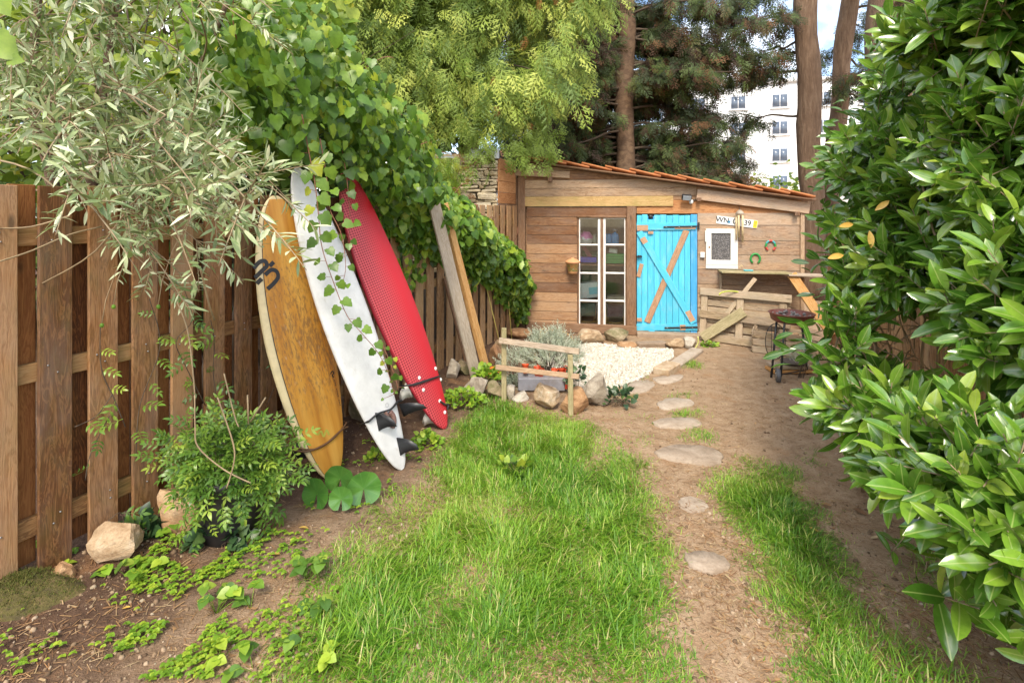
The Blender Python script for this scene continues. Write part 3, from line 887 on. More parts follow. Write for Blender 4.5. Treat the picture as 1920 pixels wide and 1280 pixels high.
# ------------------------------------------------------------------ inside the shed, seen through the panes
def sbox(name, label, cat, cx, cy, dy, size, mat, rz=0, bev=.006):
    p = Wc(cx, cy, -dy)
    me_ = bevel_box(*size, bev).copy(); me_.materials.append(mat)
    o = link(name, me_, None, None, SM @ Matrix.Translation((p.x, dy, p.z)) @ Matrix.Rotation(rz, 4, 'Y')); return tag(o, label, cat)
shelf_rack = thing('shelf_rack', 'wooden storage shelves standing behind the tall shed window', 'shelf', SM @ Vector(((s_w0+s_w1)/2, .4, .08)))
shz = []
for cy in (604, 712, 918):
    p = Wc(510, cy, -.26); shz.append(p.z)
    plank('shelf_board', (s_w0-.1, .28, p.z-.012), (s_w1+.12, .28, p.z-.012), .36, .02, (0, 0, 1), M['shed'], shelf_rack, M=SM)
for s_ in (s_w0-.1, s_w1+.12):
    for y_ in (.12, .44):
        plank('upright', (s_, y_, .08), (s_, y_, 1.62), .04, .035, (0, -1, 0), M['shed'], shelf_rack, M=SM)
bagm = plain('pink_white_bag', (.75, .68, .72), .6, 0, .2, 5)
m, nt, b = new_mat('pink_white_plastic'); tc = nt.nodes.new('ShaderNodeTexCoord'); sp = nt.nodes.new('ShaderNodeSeparateXYZ'); nt.links.new(tc.outputs['Object'], sp.inputs[0])
f_ = math_(nt, 'ADD', math_(nt, 'MULTIPLY', sp.outputs['Z'], 5), texnoise(nt, tc.outputs['Object'], 9))
nt.links.new(ramp(nt, [(.5, (.8, .78, .78)), (.62, (.72, .2, .48))], f_), b.inputs['Base Color']); b.inputs['Roughness'].default_value = .35
bm = bmesh.new(); bmesh.ops.create_icosphere(bm, subdivisions=3, radius=.115)
for v in bm.verts:
    n_ = mnoise.noise(v.co*14)*.02; v.co *= 1+n_*6; v.co.z *= .95
    if v.co.z < -.08: v.co.z = -.08
me_ = bpy.data.meshes.new('bag'); bm.to_mesh(me_); bm.free()
p = Wc(420, 560, -.22); o = link('plastic_bag', me_, None, m, SM @ Matrix.Translation((p.x, .22, shz[0]+.08))); tag(o, 'crumpled pink and white plastic bag on the top shed shelf', 'bag')
cyl = plain('gas_blue', (.03, .27, .62), .35, 0, .1)
gb = thing('gas_bottle', 'small blue camping gas bottle on the top shed shelf', 'gas bottle', SM @ Vector((Wc(588, 600, -.2).x, .2, shz[0])))
mb = MB().lathe([(0, 0), (.05, 0), (.06, .012), (.06, .12), (.045, .155), (.02, .168), (.02, .19), (.03, .192), (.03, .215), (0, .217)], 20); link('bottle_body', mb.mesh('bottle_body', True), gb, cyl, gb.matrix_basis.copy())
mb = MB().lathe([(.034, .19), (.037, .19), (.037, .225), (.034, .225)], 14); link('collar', mb.mesh('collar', True), gb, M['steel'], gb.matrix_basis.copy())
sbox('blue_canister', 'flat blue canister beside the gas bottle in the shed', 'canister', 548, 575, .22, (.085, .1, .16), cyl)
jar = MB().lathe([(0, 0), (.035, 0), (.04, .02), (.036, .09), (.026, .11), (.028, .15), (0, .155)], 16)
o = link('lantern_jar', jar.mesh('lantern_jar', True), None, plain('jar_glass', (.36, .36, .28), .2), SM @ Matrix.Translation((Wc(473, 600, -.22).x, .22, shz[0]))); tag(o, 'dull glass lantern jar beside the pink bag', 'jar')
o = sbox('green_crate', 'green plastic crate on the middle shed shelf', 'crate', 588, 683, .22, (.26, .2, .14), plain('green_plastic', (.06, .33, .07), .45), 0)
for k in range(3):
    q = Wc(588, 665+k*16, -.12); me_ = bevel_box(.235, .008, .012, .002).copy(); me_.materials.append(plain('green_rib', (.09, .42, .1), .45)); link('rib', me_, o, None, SM @ Matrix.Translation((q.x, .116, q.z)))
sbox('white_carton', 'white cartons lying on top of the green crate', 'carton', 578, 640, .24, (.12, .1, .06), M['plate'], .12)
sbox('blue_tray', 'shallow violet-blue plastic tray on the middle shed shelf', 'tray', 435, 690, .21, (.24, .2, .075), plain('violet_plastic', (.08, .07, .55), .4))
sbox('rolled_tube', 'dull red tube leaning behind the blue tray in the shed', 'tube', 425, 640, .3, (.06, .05, .34), plain('dull_red', (.34, .1, .12), .6), -.6)
o = sbox('white_box', 'tilted white and pale blue cardboard box on the low shed shelf', 'box', 452, 860, .22, (.34, .2, .22), M['plate'], -.12)
me_ = bevel_box(.15, .006, .1, .001).copy(); me_.materials.append(plain('pale_blue_print', (.3, .62, .72), .5)); q = Wc(470, 868, -.12); link('printed_panel', me_, o, None, SM @ Matrix.Translation((q.x, .117, q.z)) @ Matrix.Rotation(-.12, 4, 'Y'))
sbox('storage_board', 'pale green board standing behind the shelves in the shed', 'board', 455, 770, .85, (.3, .02, .7), plain('pale_green', (.14, .32, .18), .7))
sbox('fabric_roll', 'beige folded fabric on the low shed shelf', 'fabric', 595, 905, .22, (.26, .2, .05), plain('beige_cloth', (.5, .43, .32), .9, bumps=.3))
M['cane'] = plain('cane_rattan', (.52, .30, .09), .5, 0, .25, 30)
def cane_chair(cx, label, seatc, rz, dy=.16):
    p = Wc(cx, 1060, -dy); base = Vector((p.x, dy, .08))
    t_ = thing('cane_chair', label, 'chair', SM @ base)
    L2 = SM @ Matrix.Translation(base) @ Matrix.Rotation(rz, 4, 'Z')
    w_, h_ = .15, .33
    for s_ in (-1, 1):
        mb = MB().tube([(s_*w_*.75, 0, 0), (s_*w_*.8, 0, .05), (s_*w_, 0, h_*.9), (s_*w_*.9, 0, h_)], .016, 8); link('leg', mb.mesh('leg', True), t_, M['cane'], L2)
        mb = MB().tube([(s_*w_*.75, .3, 0), (s_*w_, .3, h_)], .016, 8); link('leg', mb.mesh('leg', True), t_, M['cane'], L2)
    mb = MB().tube([(-w_*1.05, 0, h_), (0, -.01, h_+.012), (w_*1.05, 0, h_)], .017, 8); link('top_rail', mb.mesh('top_rail', True), t_, M['cane'], L2)
    mb = MB().tube([(-w_*.8, 0, .05), (0, -.02, .04), (w_*.8, 0, .05)], .014, 8); link('stretcher', mb.mesh('stretcher', True), t_, M['cane'], L2)
    mb = MB().box((0, .16, .2), (w_*1.5, .02, .2)); link('seat_cloth', mb.mesh('seat_cloth'), t_, seatc, L2)
cane_chair(440, 'low cane chair with green cloth behind the left panes', plain('green_cloth', (.08, .2, .12), .9), .15)
cane_chair(588, 'low cane chair with dark red cloth behind the right panes', plain('dark_red_cloth', (.17, .02, .035), .9), -.05)

# ------------------------------------------------------------------ workbench shelf, brace, pallet, crate, barbecue
sh = thing('wall_bench', 'narrow mossy bench board on the shed wall with a diagonal orange brace', 'shelf', SM @ Wc(1400, 760, 0))
a_, b_ = Wc(1185, 757, .12), Wc(1540, 766, .12)
plank('bench_board', (a_.x, -.14, a_.z), (sx(1560), -.14, a_.z-.005), .25, .022, (0, 0, 1), M['stick'], sh, M=SM)
plank('bench_board', (sx(1540), -.16, a_.z-.02), (sx(1900), -.16, a_.z-.035), .25, .022, (0, 0, 1), M['grey_plank'], sh, M=SM)
a_ = Wc(1192, 772, .03); plank('bracket', (a_.x, -.035, a_.z), (a_.x, -.035, a_.z-.33), .035, .03, (0, -1, 0), M['pallet'], sh, M=SM)
p0, p1 = SM.inverted() @ P(1484, 514, 6.55), SM.inverted() @ P(1560, 628, 6.35)
plank('brace', p0, p1, .115, .045, (0, -1, 0), M['timber'], sh, M=SM)
o = MB().tube([SM @ (Wc(1310, 742, .1)+Vector((.02*math.cos(t*.6), 0, .02+.022*math.sin(t*.6)))) for t in range(8)], .006, 6).build('hook_ring', M['bamboo'], None); tag(o, 'small pale ring hook standing on the bench by the window', 'hook')
sbox('teal_cloth', 'small folded teal rag lying on the wall bench', 'rag', 1350, 752, -.15, (.11, .08, .016), plain('teal_rag', (.12, .42, .45), .9))

# pallet: leans towards the wall
B0, B1 = Vector((2.50, 6.84, .015)), Vector((3.32, 6.16, .015))
px_ = (B1-B0).normalized(); pn = Vector((px_.y, -px_.x, 0)); pn = pn if pn.y < 0 else -pn
up = (Vector((0, 0, 1))*.985-pn*.17).normalized(); pfn = px_.cross(up); pfn = pfn if pfn.y < 0 else -pfn
pal = thing('pallet', 'grey weathered wooden pallet leaning against the shed wall', 'pallet', B0)
PL, PH = (B1-B0).length, .66
def pp(u, v, o_=0): return B0+px_*(u*PL)+up*(v*PH)+pfn*o_
for v0 in (.06, .50, .95):
    plank('stringer', pp(-.02, v0, .0), pp(1.02, v0+rr.uniform(-.01, .01), .0), .095, .024, pfn, M['pallet'], pal)
for u0 in (.03, .46, .93):
    plank('block_board', pp(u0, .02, -.028), pp(u0, .99, -.028), .085, .03, pfn, M['pallet'], pal)
for v0 in (.12, .27, .41, .60, .74, .88):
    plank('slat', pp(0, v0, -.06), pp(1, v0, -.06), .08, .02, pfn, M['pallet'], pal)
o = plank('loose_plank', pp(.06, .03, .075), pp(.52, .64, .03), .125, .022, pfn, M['stick'], None); tag(o, 'short yellowish plank leaning diagonally on the pallet', 'plank')
o = plank('loose_lath', pp(.27, .45, -.01), pp(.60, 1.30, -.10), .055, .02, pfn, M['pallet'], None); tag(o, 'thin grey lath sticking up through the pallet', 'lath')
# crate in front of the pallet
cb = G(1412, 661); ce = G(1508, 672)
crd = (ce-cb).normalized(); crn = Vector((crd.y, -crd.x, 0)); crL = .60
cr = thing('wooden_crate', 'open wooden slat crate behind the barbecue', 'crate', cb)
ck = lambda u, d, z: cb+crd*(u*crL)-crn*d+Vector((0, 0, z))
for z in (.045, .135, .225):
    plank('slat', ck(0, 0, z), ck(1, 0, z), .075, .014, crn, M['pallet'], cr)
    plank('slat', ck(0, .33, z), ck(1, .33, z), .075, .014, crn, M['pallet'], cr)
    plank('slat', ck(-.012, .008, z), ck(-.012, .322, z), .075, .014, -crd, M['pallet'], cr)
    plank('slat', ck(1.012, .008, z), ck(1.012, .322, z), .075, .014, crd, M['pallet'], cr)
for u in (.03, .97):
    for d in (.03, .30):
        plank('corner_post', ck(u, d, .01), ck(u, d, .29), .035, .03, crn, M['pallet'], cr)
plank('bottom_board', ck(0.04, .165, .02), ck(.96, .165, .02), .26, .012, (0, 0, 1), M['pallet'], cr)
for k in range(7):
    q = ck(.12+.13*k, .1+.1*(k % 3), .21); d = Vector((random.uniform(-.1, .1), random.uniform(-.1, .1), .02))
    o = MB().tube([q-d, q+d], [.022, .018], 7).build('firewood_stick', M['rock_brown'], None); tag(o, 'short brown branch piece piled in the wooden crate', 'firewood', 'branch pieces in the crate')
# yellow-green hose loop
hl = [P(1372, 553, 6.6)+Vector((.16*math.cos(t), .03*math.sin(t), .045*math.sin(t)+.0)) for t in np.linspace(0, math.pi, 12)]
o = MB().tube(hl, .009, 8).build('hose', plain('yellow_green_hose', (.45, .5, .07), .4), None, True); tag(o, 'yellow-green garden hose loop over the top of the pallet', 'hose')
hl = [G(1302, 655)+Vector((.05*math.sin(t*2.2), 0.0, .16*t)) for t in np.linspace(0, 1, 8)]
o = MB().tube(hl, .009, 8).build('hose', plain('pale_hose', (.5, .5, .16), .4), None, True); tag(o, 'pale hose end rising from the soil beside the blue door', 'hose')

# barbecue
bq = thing('barbecue', 'round rusty-red charcoal barbecue on thin black legs with a wheel', 'barbecue', G(1472, 708))
by = G(1472, 708).y
bc = P(1484, 588, by); R_ = .205
mb = MB().lathe([(0, -.085), (R_*.75, -.085), (R_*.93, -.06), (R_, 0), (R_*1.05, .004), (R_*1.05, .012), (R_*.97, .012), (R_*.9, -.05), (0, -.07)], 36)
link('bowl', mb.mesh('bowl', True), bq, plain('rusty_red_enamel', (.17, .05, .035), .45, 0, .35, 20, .1, dirt=((.12, .06, .03), .6)), Matrix.Translation(bc))
mb = MB()
for k in range(60):
    t = random.uniform(0, 6.28); r_ = R_*.85*math.sqrt(random.random()); s_ = random.uniform(.012, .026)
    mb.box((r_*math.cos(t), r_*math.sin(t), -.045+random.uniform(0, .045)), (s_, s_, s_), Matrix.Rotation(random.uniform(0, 3), 3, unit(1)[0]))
ash = link('charcoal', mb.mesh('charcoal'), bq, plain('grey_ash', (.22, .2, .19), .95, 0, .4, 30), Matrix.Translation(bc))
for k, (tx, ty, bx_, by_) in enumerate(((1456, 604, 1446, 704), (1471, 606, 1464, 706), (1503, 604, 1514, 690))):
    yy = by+(.0, -.12, .12)[k]
    p_, q_ = P(tx, ty, yy), P(bx_, by_, yy); q_.z = max(.0, min(q_.z, .06)) if k == 1 else .0
    MB().tube([p_, q_], .011, 10).build('leg', M['black'], bq, True)
wc_ = P(1459, 709, by-.14); wc_.z = .068
mb = MB().lathe([(.03, -.016), (.062, -.02), (.068, -.012), (.068, .012), (.062, .02), (.03, .016), (0.0, .018)], 26)
whl = link('wheel', mb.mesh('wheel', True), bq, plain('grey_rubber', (.1, .1, .105), .6), Matrix.Translation(wc_) @ Matrix.Rotation(math.radians(70), 4, 'Z') @ Matrix.Rotation(math.pi/2, 4, 'X'))
mb = MB().lathe([(0, -.022), (.03, -.022), (.034, 0), (.03, .022), (0, .022)], 16); link('hub', mb.mesh('hub', True), whl, M['steel'], wm(whl))
MB().tube([wc_+Vector((-.02, -.0, 0)), wc_+Vector((.35, .16, .0))], .007, 8).build('axle', M['iron'], bq)
# grill grid hanging on the legs
gcen = P(1454, 640, by+.05)
mb = MB(); aR, bR = .105, .185
mb.tube([gcen+Vector((aR*math.cos(t), 0, bR*math.sin(t))) for t in np.linspace(0, 2*math.pi, 30)], .004, 5, cap=False)
for k in range(-8, 9):
    z_ = k*.021; w_ = aR*math.sqrt(max(0, 1-(z_/bR)**2)); mb.tube([gcen+Vector((-w_, 0, z_)), gcen+Vector((w_, 0, z_))], .0022, 4)
for x_ in (-.04, .04):
    mb.tube([gcen+Vector((x_, .004, -bR*.9)), gcen+Vector((x_, .004, bR*.9))], .003, 4)
mb.build('grill_grid', M['iron'], bq)
# timber under it
w0 = G(1452, 704); w1 = G(1512, 704)
for k, (dz, o_, mt) in enumerate(((.018, 0, 'timber'), (.055, .02, 'pallet'))):
    o = plank('offcut_board', w0+Vector((.02*k, .1+o_, dz+.012)), w1+Vector((.1, .12+o_, dz+.012)), .19, .03, (0, 0, 1), M[mt], None)
    tag(o, ('orange timber offcut lying on soil under the barbecue', 'grey timber offcut lying on the orange one under the barbecue')[k], 'board')
mb = MB().lathe([(0, 0), (.09, 0), (.13, .025), (.125, .028), (.085, .008), (0, .006)], 24)
o = link('saucer', mb.mesh('saucer', True), None, plain('dark_saucer', (.1, .08, .065), .7), Matrix.Translation(w1+Vector((-.07, .12, .09)))); tag(o, 'dark plant saucer on the timber under the barbecue', 'saucer')

# ------------------------------------------------------------------ left boundary fence
fence = thing('board_fence', 'tall brown board-on-board wooden fence running back to the shed', 'fence', fence_pt(2.2))
rf = random.Random(5)
def fence_run(y0, y1, ypitch, ztop):
    y = y0; k = 0
    while y < y1:
        w_ = .125+rf.uniform(-.006, .006)
        mt = M['fence'] if y < 4.4 else M['fence_far']
        a = fence_pt(y, rf.uniform(.0, .025), .028); t = fence_pt(y, ztop+rf.uniform(-.008, .008), .028+rf.uniform(-.004, .004))
        plank('board', a, t, w_, .019, FN, mt, fence)
        b2 = y+ypitch/2
        plank('back_board', fence_pt(b2, rf.uniform(.06, .12), -.03), fence_pt(b2, ztop+rf.uniform(-.01, .01), -.03), w_*.93 if rf.random() > .25 else w_*.8, .019, FN, M['fence_back'] if y < 4.6 else M['fence'], fence)
        y += ypitch; k += 1
fence_run(1.02+.10, 7.3, .1795, 1.79)
for z_ in (.26, .95, 1.56):
    for i, (ya, yb) in enumerate(((.9, 2.75), (2.76, 4.6), (4.61, 6.3), (6.31, 7.32))):
        plank('rail', fence_pt(ya, z_), fence_pt(yb, z_+rf.uniform(-.01, .01)), .085, .034, FN, M['rail'], fence)
for y_ in (2.75, 4.6, 6.3):
    plank('post', fence_pt(y_, 0, -.1), fence_pt(y_, 1.8, -.1), .09, .09, FN, M['brown'], fence)
# bolts of the near boards
mb = MB()
y = 1.12
while y < 4:
    for z_ in (.24, .28, .93, .97, 1.54, 1.58):
        mb.box(fence_pt(y+rf.uniform(-.03, .03), z_, .0385), (.006, .006, .006))
    y += .1795
sc = mb.build('screws', M['steel'], fence)

# right boundary fence behind the laurel
rfence = thing('pale_fence', 'pale weathered board fence half hidden behind the laurel hedge', 'fence', (3.5, 3, 0))
ra_, rb_ = Vector((4.05, 6.55, 0)), Vector((3.2, .6, 0)); rd = (rb_-ra_).normalized(); rn = Vector((rd.y, -rd.x, 0)); rn = rn if rn.x < 0 else -rn
L_ = (rb_-ra_).length; d = .06
while d < L_:
    p = ra_+rd*d; plank('board', p+Vector((0, 0, .03)), p+Vector((0, 0, 1.62+rf.uniform(-.01, .01))), .115, .02, rn, M['fence_far'], rfence); d += .13
for z_ in (.4, 1.3): plank('rail', ra_+Vector((.0, 0, z_))-rn*.03, rb_+Vector((0, 0, z_))-rn*.03, .08, .035, rn, M['rail'], rfence)

# ------------------------------------------------------------------ stone wall end and its zinc coping, boarded return
sw_ = thing('stone_wall', 'dry-laid tan stone wall end with a zinc coping beside the shed', 'wall', (-.75, 6.9, 0))
wy = 6.86
inn = MB().box((-.82, wy+.27, 1.2), (1.2, .5, 2.4)).build('core', M['soil_dark'], sw_)
z = .9; r2 = random.Random(9)
smesh = []
for k in range(6):
    bm = bmesh.new(); bmesh.ops.create_cube(bm, size=1); bmesh.ops.subdivide_edges(bm, edges=bm.edges, cuts=2, use_grid_fill=True)
    for v in bm.verts:
        c_ = v.co.copy(); nrm = (abs(c_.x)**6+abs(c_.y)**6+abs(c_.z)**6)**(1/6)
        v.co = c_*(.5/nrm)*(1+.16*mnoise.noise(c_*2.2+Vector((k*5, 0, 0))))
    bmesh.ops.triangulate(bm, faces=bm.faces)
    me_ = bpy.data.meshes.new('stone'); bm.to_mesh(me_); bm.free(); me_.materials.append(M['wallstone']); smesh.append(me_)
while z < 2.44:
    h_ = r2.choice((.035, .05, .05, .07, .09)); x = -1.42
    while x < -.2:
        w_ = min(r2.choice((.07, .1, .14, .2, .27)), -.19-x)
        if w_ < .04: break
        o = link('stone', smesh[r2.randrange(6)], sw_, None, Matrix.Translation((x+w_/2, wy+r2.uniform(-.02, .03), z+h_/2+r2.uniform(-.006, .006))) @ Matrix.Rotation(r2.uniform(-.12, .12), 4, 'Y') @ Matrix.Diagonal((w_*.98, .17, h_*r2.uniform(.8, 1.15), 1)))
        x += w_
    z += h_
for x0, x1 in ((-1.5, -.58), (-.57, -.17)):
    me_ = bevel_box(x1-x0, .62, .03 if x0 < -1 else .13, .006).copy(); me_.materials.append(M['zinc']); link('coping', me_, sw_, None, Matrix.Translation(((x0+x1)/2, wy+.24, 2.43 if x0 < -1 else 2.475)))
# boarded return between wall and shed corner
rt = thing('boarded_return', 'short wall of dark brown boards between the stone wall and shed corner', 'wall', (-.17, 6.86, 0))
q0, q1 = Vector((-.185, 6.87, 0)), Vector((.045, 7.40, 0)); qn = Vector((.92, -.4, 0)).normalized(); z = 0.3
while z < 2.42:
    plank('board', q0+Vector((0, 0, z+.075)), q1+Vector((0, 0, z+.075)), .148, .02, qn, M['brown' if z < 1.2 else 'shed_red'] if int(z*10) % 4 else M['brown'], rt); z += .152

# ------------------------------------------------------------------ surfboards
def fpx(px, py, off=.0):
    u = (px-960)/960; y = (FX0+off/FN.x)/(u-FK)
    return P(px, py, y)
class Board:
    def __init__(s, name, label, tail, nose, width, thick, nrm, wide=.5, noserad=1.0, tailrad=1.0, rocker=.05):
        s.L = (nose-tail).length; s.w = width; s.th = thick; s.wide = wide; s.nr = noserad; s.tr = tailrad; s.rk = rocker
        s.root = thing(name, label, 'surfboard', tail)
        s.m = Matrix.Translation(tail) @ frame_matrix(nose-tail, nrm)
        s.mi = s.m.inverted()
    def hw(s, t):
        a = t/s.wide if t < s.wide else (1-t)/(1-s.wide)
        e = s.tr if t < s.wide else s.nr
        a = max(0, min(1, a))
        return s.w/2*(1-(1-a)**(2*e))**.5 if a < 1 else s.w/2
    def th_(s, t): return s.th*(.30+.70*math.sin(math.pi*min(max(t, .0), 1))**.6)
    def rz(s, t): return s.rk*(max(0, t-.55)/.45)**2*1.4+s.rk*.4*(max(0, .3-t)/.3)**2
    def top(s, t, q):                     # q in -1..1 across
        h = s.hw(t); return Vector((t*s.L, q*h, s.rz(t)+s.th_(t)/2*(1-abs(q)**3.2)**.6))
    def hull(s, mat, name='hull'):
        n, k = 46, 20; V = []; F = []
        ts = [0.5-.5*math.cos(math.pi*i/(n-1)) for i in range(n)]
        ts[0] = .002; ts[-1] = .998
        for t in ts:
            h = max(s.hw(t), .004); d = s.th_(t)/2
            for j in range(k):
                a = 2*math.pi*j/k; c_, s_ = math.cos(a), math.sin(a)
                V.append((t*s.L, h*math.copysign(abs(c_)**.62, c_), s.rz(t)+d*math.copysign(abs(s_)**.8, s_)))
        for i in range(n-1):
            for j in range(k):
                F.append((i*k+j, i*k+(j+1) % k, (i+1)*k+(j+1) % k, (i+1)*k+j))
        F.append(tuple(range(k-1, -1, -1))); F.append(tuple((n-1)*k+j for j in range(k)))
        mb = MB(); mb.add(V, F); return link(name, mb.mesh(name, True), s.root, mat, s.m)
    def sheet(s, mat, q0, q1, t0, t1, lift, name, n=40, k=12):
        V = []; F = []
        for i in range(n):
            t = t0+(t1-t0)*i/(n-1)
            for j in range(k):
                q = q0+(q1-q0)*j/(k-1); h = max(s.hw(t), .004); a = abs(q)**(1/.62)
                z = s.th_(t)/2*(max(0, 1-a*a)**.5)**.8
                V.append((t*s.L, q*h, s.rz(t)+z+lift))
        for i in range(n-1):
            for j in range(k-1): F.append((i*k+j, (i+1)*k+j, (i+1)*k+j+1, i*k+j+1))
        mb = MB(); mb.add(V, F); return link(name, mb.mesh(name, True), s.root, mat, s.m)
    def on(s, px, py, lift=.004):          # the point of the deck seen at a place of the photograph -> local
        o = s.mi @ Vector((0, 0, H)); d = s.mi.to_3x3() @ Vector(((px-960)/960, 1, -(py-405)/960))
        z = s.th*.5
        for _ in range(4):
            p = o+d*((z-o.z)/d.z); t = min(max(p.x/s.L, .01), .99); q = max(-.99, min(.99, p.y/max(s.hw(t), .01)))
            a = abs(q)**(1/.62); z = s.rz(t)+s.th_(t)/2*(max(0, 1-a*a)**.5)**.8+lift
        return Vector((p.x, p.y, z))
    def stroke(s, pxs, w, mat, name, parent=None, lift=.005):
        pts = [s.on(x, y, lift) for x, y in pxs]; V = []; F = []
        for i, p in enumerate(pts):
            d = (pts[min(i+1, len(pts)-1)]-pts[max(i-1, 0)]); d.z = 0; d.normalize(); n_ = Vector((-d.y, d.x, 0))*w/2
            V += [p+n_, p-n_]
        for i in range(len(pts)-1): F.append((2*i, 2*i+1, 2*i+3, 2*i+2))
        mb = MB(); mb.add(V, F); return link(name, mb.mesh(name), parent or s.root, mat, s.m)
    def cord(s, pxs, r, mat, name, lift=.012, ends=True):
        pts = [s.on(x, y, lift) for x, y in pxs]
        if ends:
            pts = [pts[0]+Vector((0, 0, -.07))+(pts[0]-pts[1]).normalized()*.02]+pts+[pts[-1]+Vector((0, 0, -.07))+(pts[-1]-pts[-2]).normalized()*.02]
        mb = MB().tube(pts, r, 7); return link(name, mb.mesh(name, True), s.root, mat, s.m)
def smooth_path(p, n=6):
    out = []
    for i in range(len(p)-1):
        p0, p1, p2, p3 = p[max(i-1, 0)], p[i], p[i+1], p[min(i+2, len(p)-1)]
        for k in range(n):
            t = k/n
            out.append(tuple(.5*((2*b)+(-a+c)*t+(2*a-5*b+4*c-d)*t*t+(-a+3*b-3*c+d)*t**3) for a, b, c, d in zip(p0, p1, p2, p3)))
    out.append(tuple(p[-1])); return out

# -- orange board
m, nt, b = new_mat('amber_deck'); tc = nt.nodes.new('ShaderNodeTexCoord')
v = mapping(nt, tc.outputs['Object'], (.7, 7, 1)); n1 = texnoise(nt, v, 1.6, 4, .6)
col = ramp(nt, [(.35, (.42, .17, .025)), (.5, (.55, .26, .04)), (.65, (.64, .35, .07))], n1)
sc1 = texnoise(nt, mapping(nt, tc.outputs['Object'], (9, 30, 1)), 2.2, 7, .72)
reg = texnoise(nt, mapping(nt, tc.outputs['Object'], (1.2, 2.5, 1)), 1.4, 4, .6)
sp = nt.nodes.new('ShaderNodeSeparateXYZ'); nt.links.new(tc.outputs['Object'], sp.inputs[0])
zone = math_(nt, 'MULTIPLY', ramp(nt, [(.18, (0, 0, 0)), (.30, (1, 1, 1))], math_(nt, 'MULTIPLY', sp.outputs['X'], .5)), ramp(nt, [(.68, (1, 1, 1)), (.76, (0, 0, 0))], math_(nt, 'MULTIPLY', sp.outputs['X'], .5)))
wax = math_(nt, 'MULTIPLY', ramp(nt, [(.50, (0, 0, 0)), (.60, (1, 1, 1))], math_(nt, 'ADD', math_(nt, 'MULTIPLY', sc1, .75), math_(nt, 'MULTIPLY', reg, .28))), zone)
col = mixc(nt, math_(nt, 'MULTIPLY', wax, .72), col, (.17, .09, .045))
pale = ramp(nt, [(.60, (0, 0, 0)), (.7, (1, 1, 1))], texnoise(nt, mapping(nt, tc.outputs['Object'], (5, 16, 1), None), 2.9, 6, .7))
col = mixc(nt, math_(nt, 'MULTIPLY', math_(nt, 'MULTIPLY', pale, zone), .45), col, (.55, .45, .32))
nt.links.new(col, b.inputs['Base Color']); b.inputs['Roughness'].default_value = .38
M['amber'] = m
M['cream'] = plain('cream_rail', (.66, .54, .30), .4, 0, .12, 10, dirt=((.36, .28, .16), .5))
tailO = G(622, 898)+Vector((0, 0, .0)); noseO = fpx(503, 372, .10)
ob = Board('surfboard', 'amber wood-look surfboard with cream rails and a black logo leaning on fence', tailO, noseO, .47, .062, FN+Vector((-.02, -.15, 0)), .5, .95, .82, .05)
ob.hull(M['cream'])
ob.sheet(M['amber'], -.97, .80, .012, .985, .0022, 'deck')
ob.sheet(M['ink'], .80, .822, .012, .985, .0024, 'pin_line', 40, 2)
zp = lambda x, y: (440+x/6.4, 370+y/6.4)
lg = ob.stroke([zp(*q) for q in smooth_path([(228, 850), (300, 775), (365, 765), (385, 820), (330, 880), (243, 965)])], .026, M['ink'], 'logo')
ob.stroke([zp(*q) for q in smooth_path([(365, 930), (440, 870), (505, 890), (520, 960), (470, 1030), (395, 1100)])], .026, M['ink'], 'logo')
ob.stroke([zp(*q) for q in ((265, 1035), (325, 975))], .028, M['ink'], 'logo'); ob.stroke([zp(*q) for q in ((420, 825), (470, 775))], .026, M['ink'], 'logo')
ez = lambda x, y: (560+x/9.14, 640+y/9.14)
ob.stroke([ez(*q) for q in smooth_path([(545, 560), (575, 510), (600, 540), (575, 585), (605, 610)], 4)], .008, M['ink'], 'small_emblem')
k = 0
for t_ in np.linspace(0, 1, 12):
    x_, y_ = 618+(708-618)*t_, 665+(1080-665)*t_
    k += 1
    if k in (4, 9): continue
    ob.stroke([ez(x_-7, y_-8), ez(x_+6, y_+9), ez(x_-5, y_+14)], .004, M['ink'], 'side_lettering')
M['leash'] = plain('brown_leash', (.13, .065, .03), .5)
ob.cord(smooth_path([(545, 842), (575, 846), (610, 832), (640, 806), (652, 800)]), .006, M['leash'], 'leash')
ob.cord(smooth_path([(548, 838), (590, 842), (625, 822), (650, 792)]), .005, M['leash'], 'leash')
gl = leafmat('faded_green_print', [(0, (.35, .36, .05)), (1, (.4, .42, .08))], .5, 0)
ob.stroke(smooth_path([(596, 815), (602, 808), (607, 818), (612, 806), (617, 815)], 4), .012, gl, 'faded_print')
def fin(board, base_px, tip, back_px, mat, name='fin', thick=.008, depth=.13, world=None):
    """swept fin standing on the board face; outline in local x (length) and z (height)"""
    a = board.on(*base_px, 0); c_ = board.on(*back_px, 0)
    d = (c_-a); L_ = d.length; d.normalize()
    n_ = Vector((0, 0, 1))
    prof = [(0, 0), (.18, .38), (.42, .70), (.72, .92), (1.05, 1.0), (1.0, .80), (.93, .5), (.95, .2), (1.0, 0)]
    side = d.cross(n_); V = []
    for x_, z_ in prof:
        for s_ in (-1, 1):
            V.append(a+d*(x_*L_)+n_*(z_*depth)+tip*(z_*depth)+side*(s_*thick/2*(1-.6*z_)))
    n = len(prof); F = [tuple(range(0, 2*n, 2)), tuple(range(2*n-1, 0, -2))]+[(2*i, 2*i+1, 2*((i+1) % n)+1, 2*((i+1) % n)) for i in range(n)]
    mb = MB(); mb.add(V, F); return link(name, mb.mesh(name), board.root, mat, board.m)
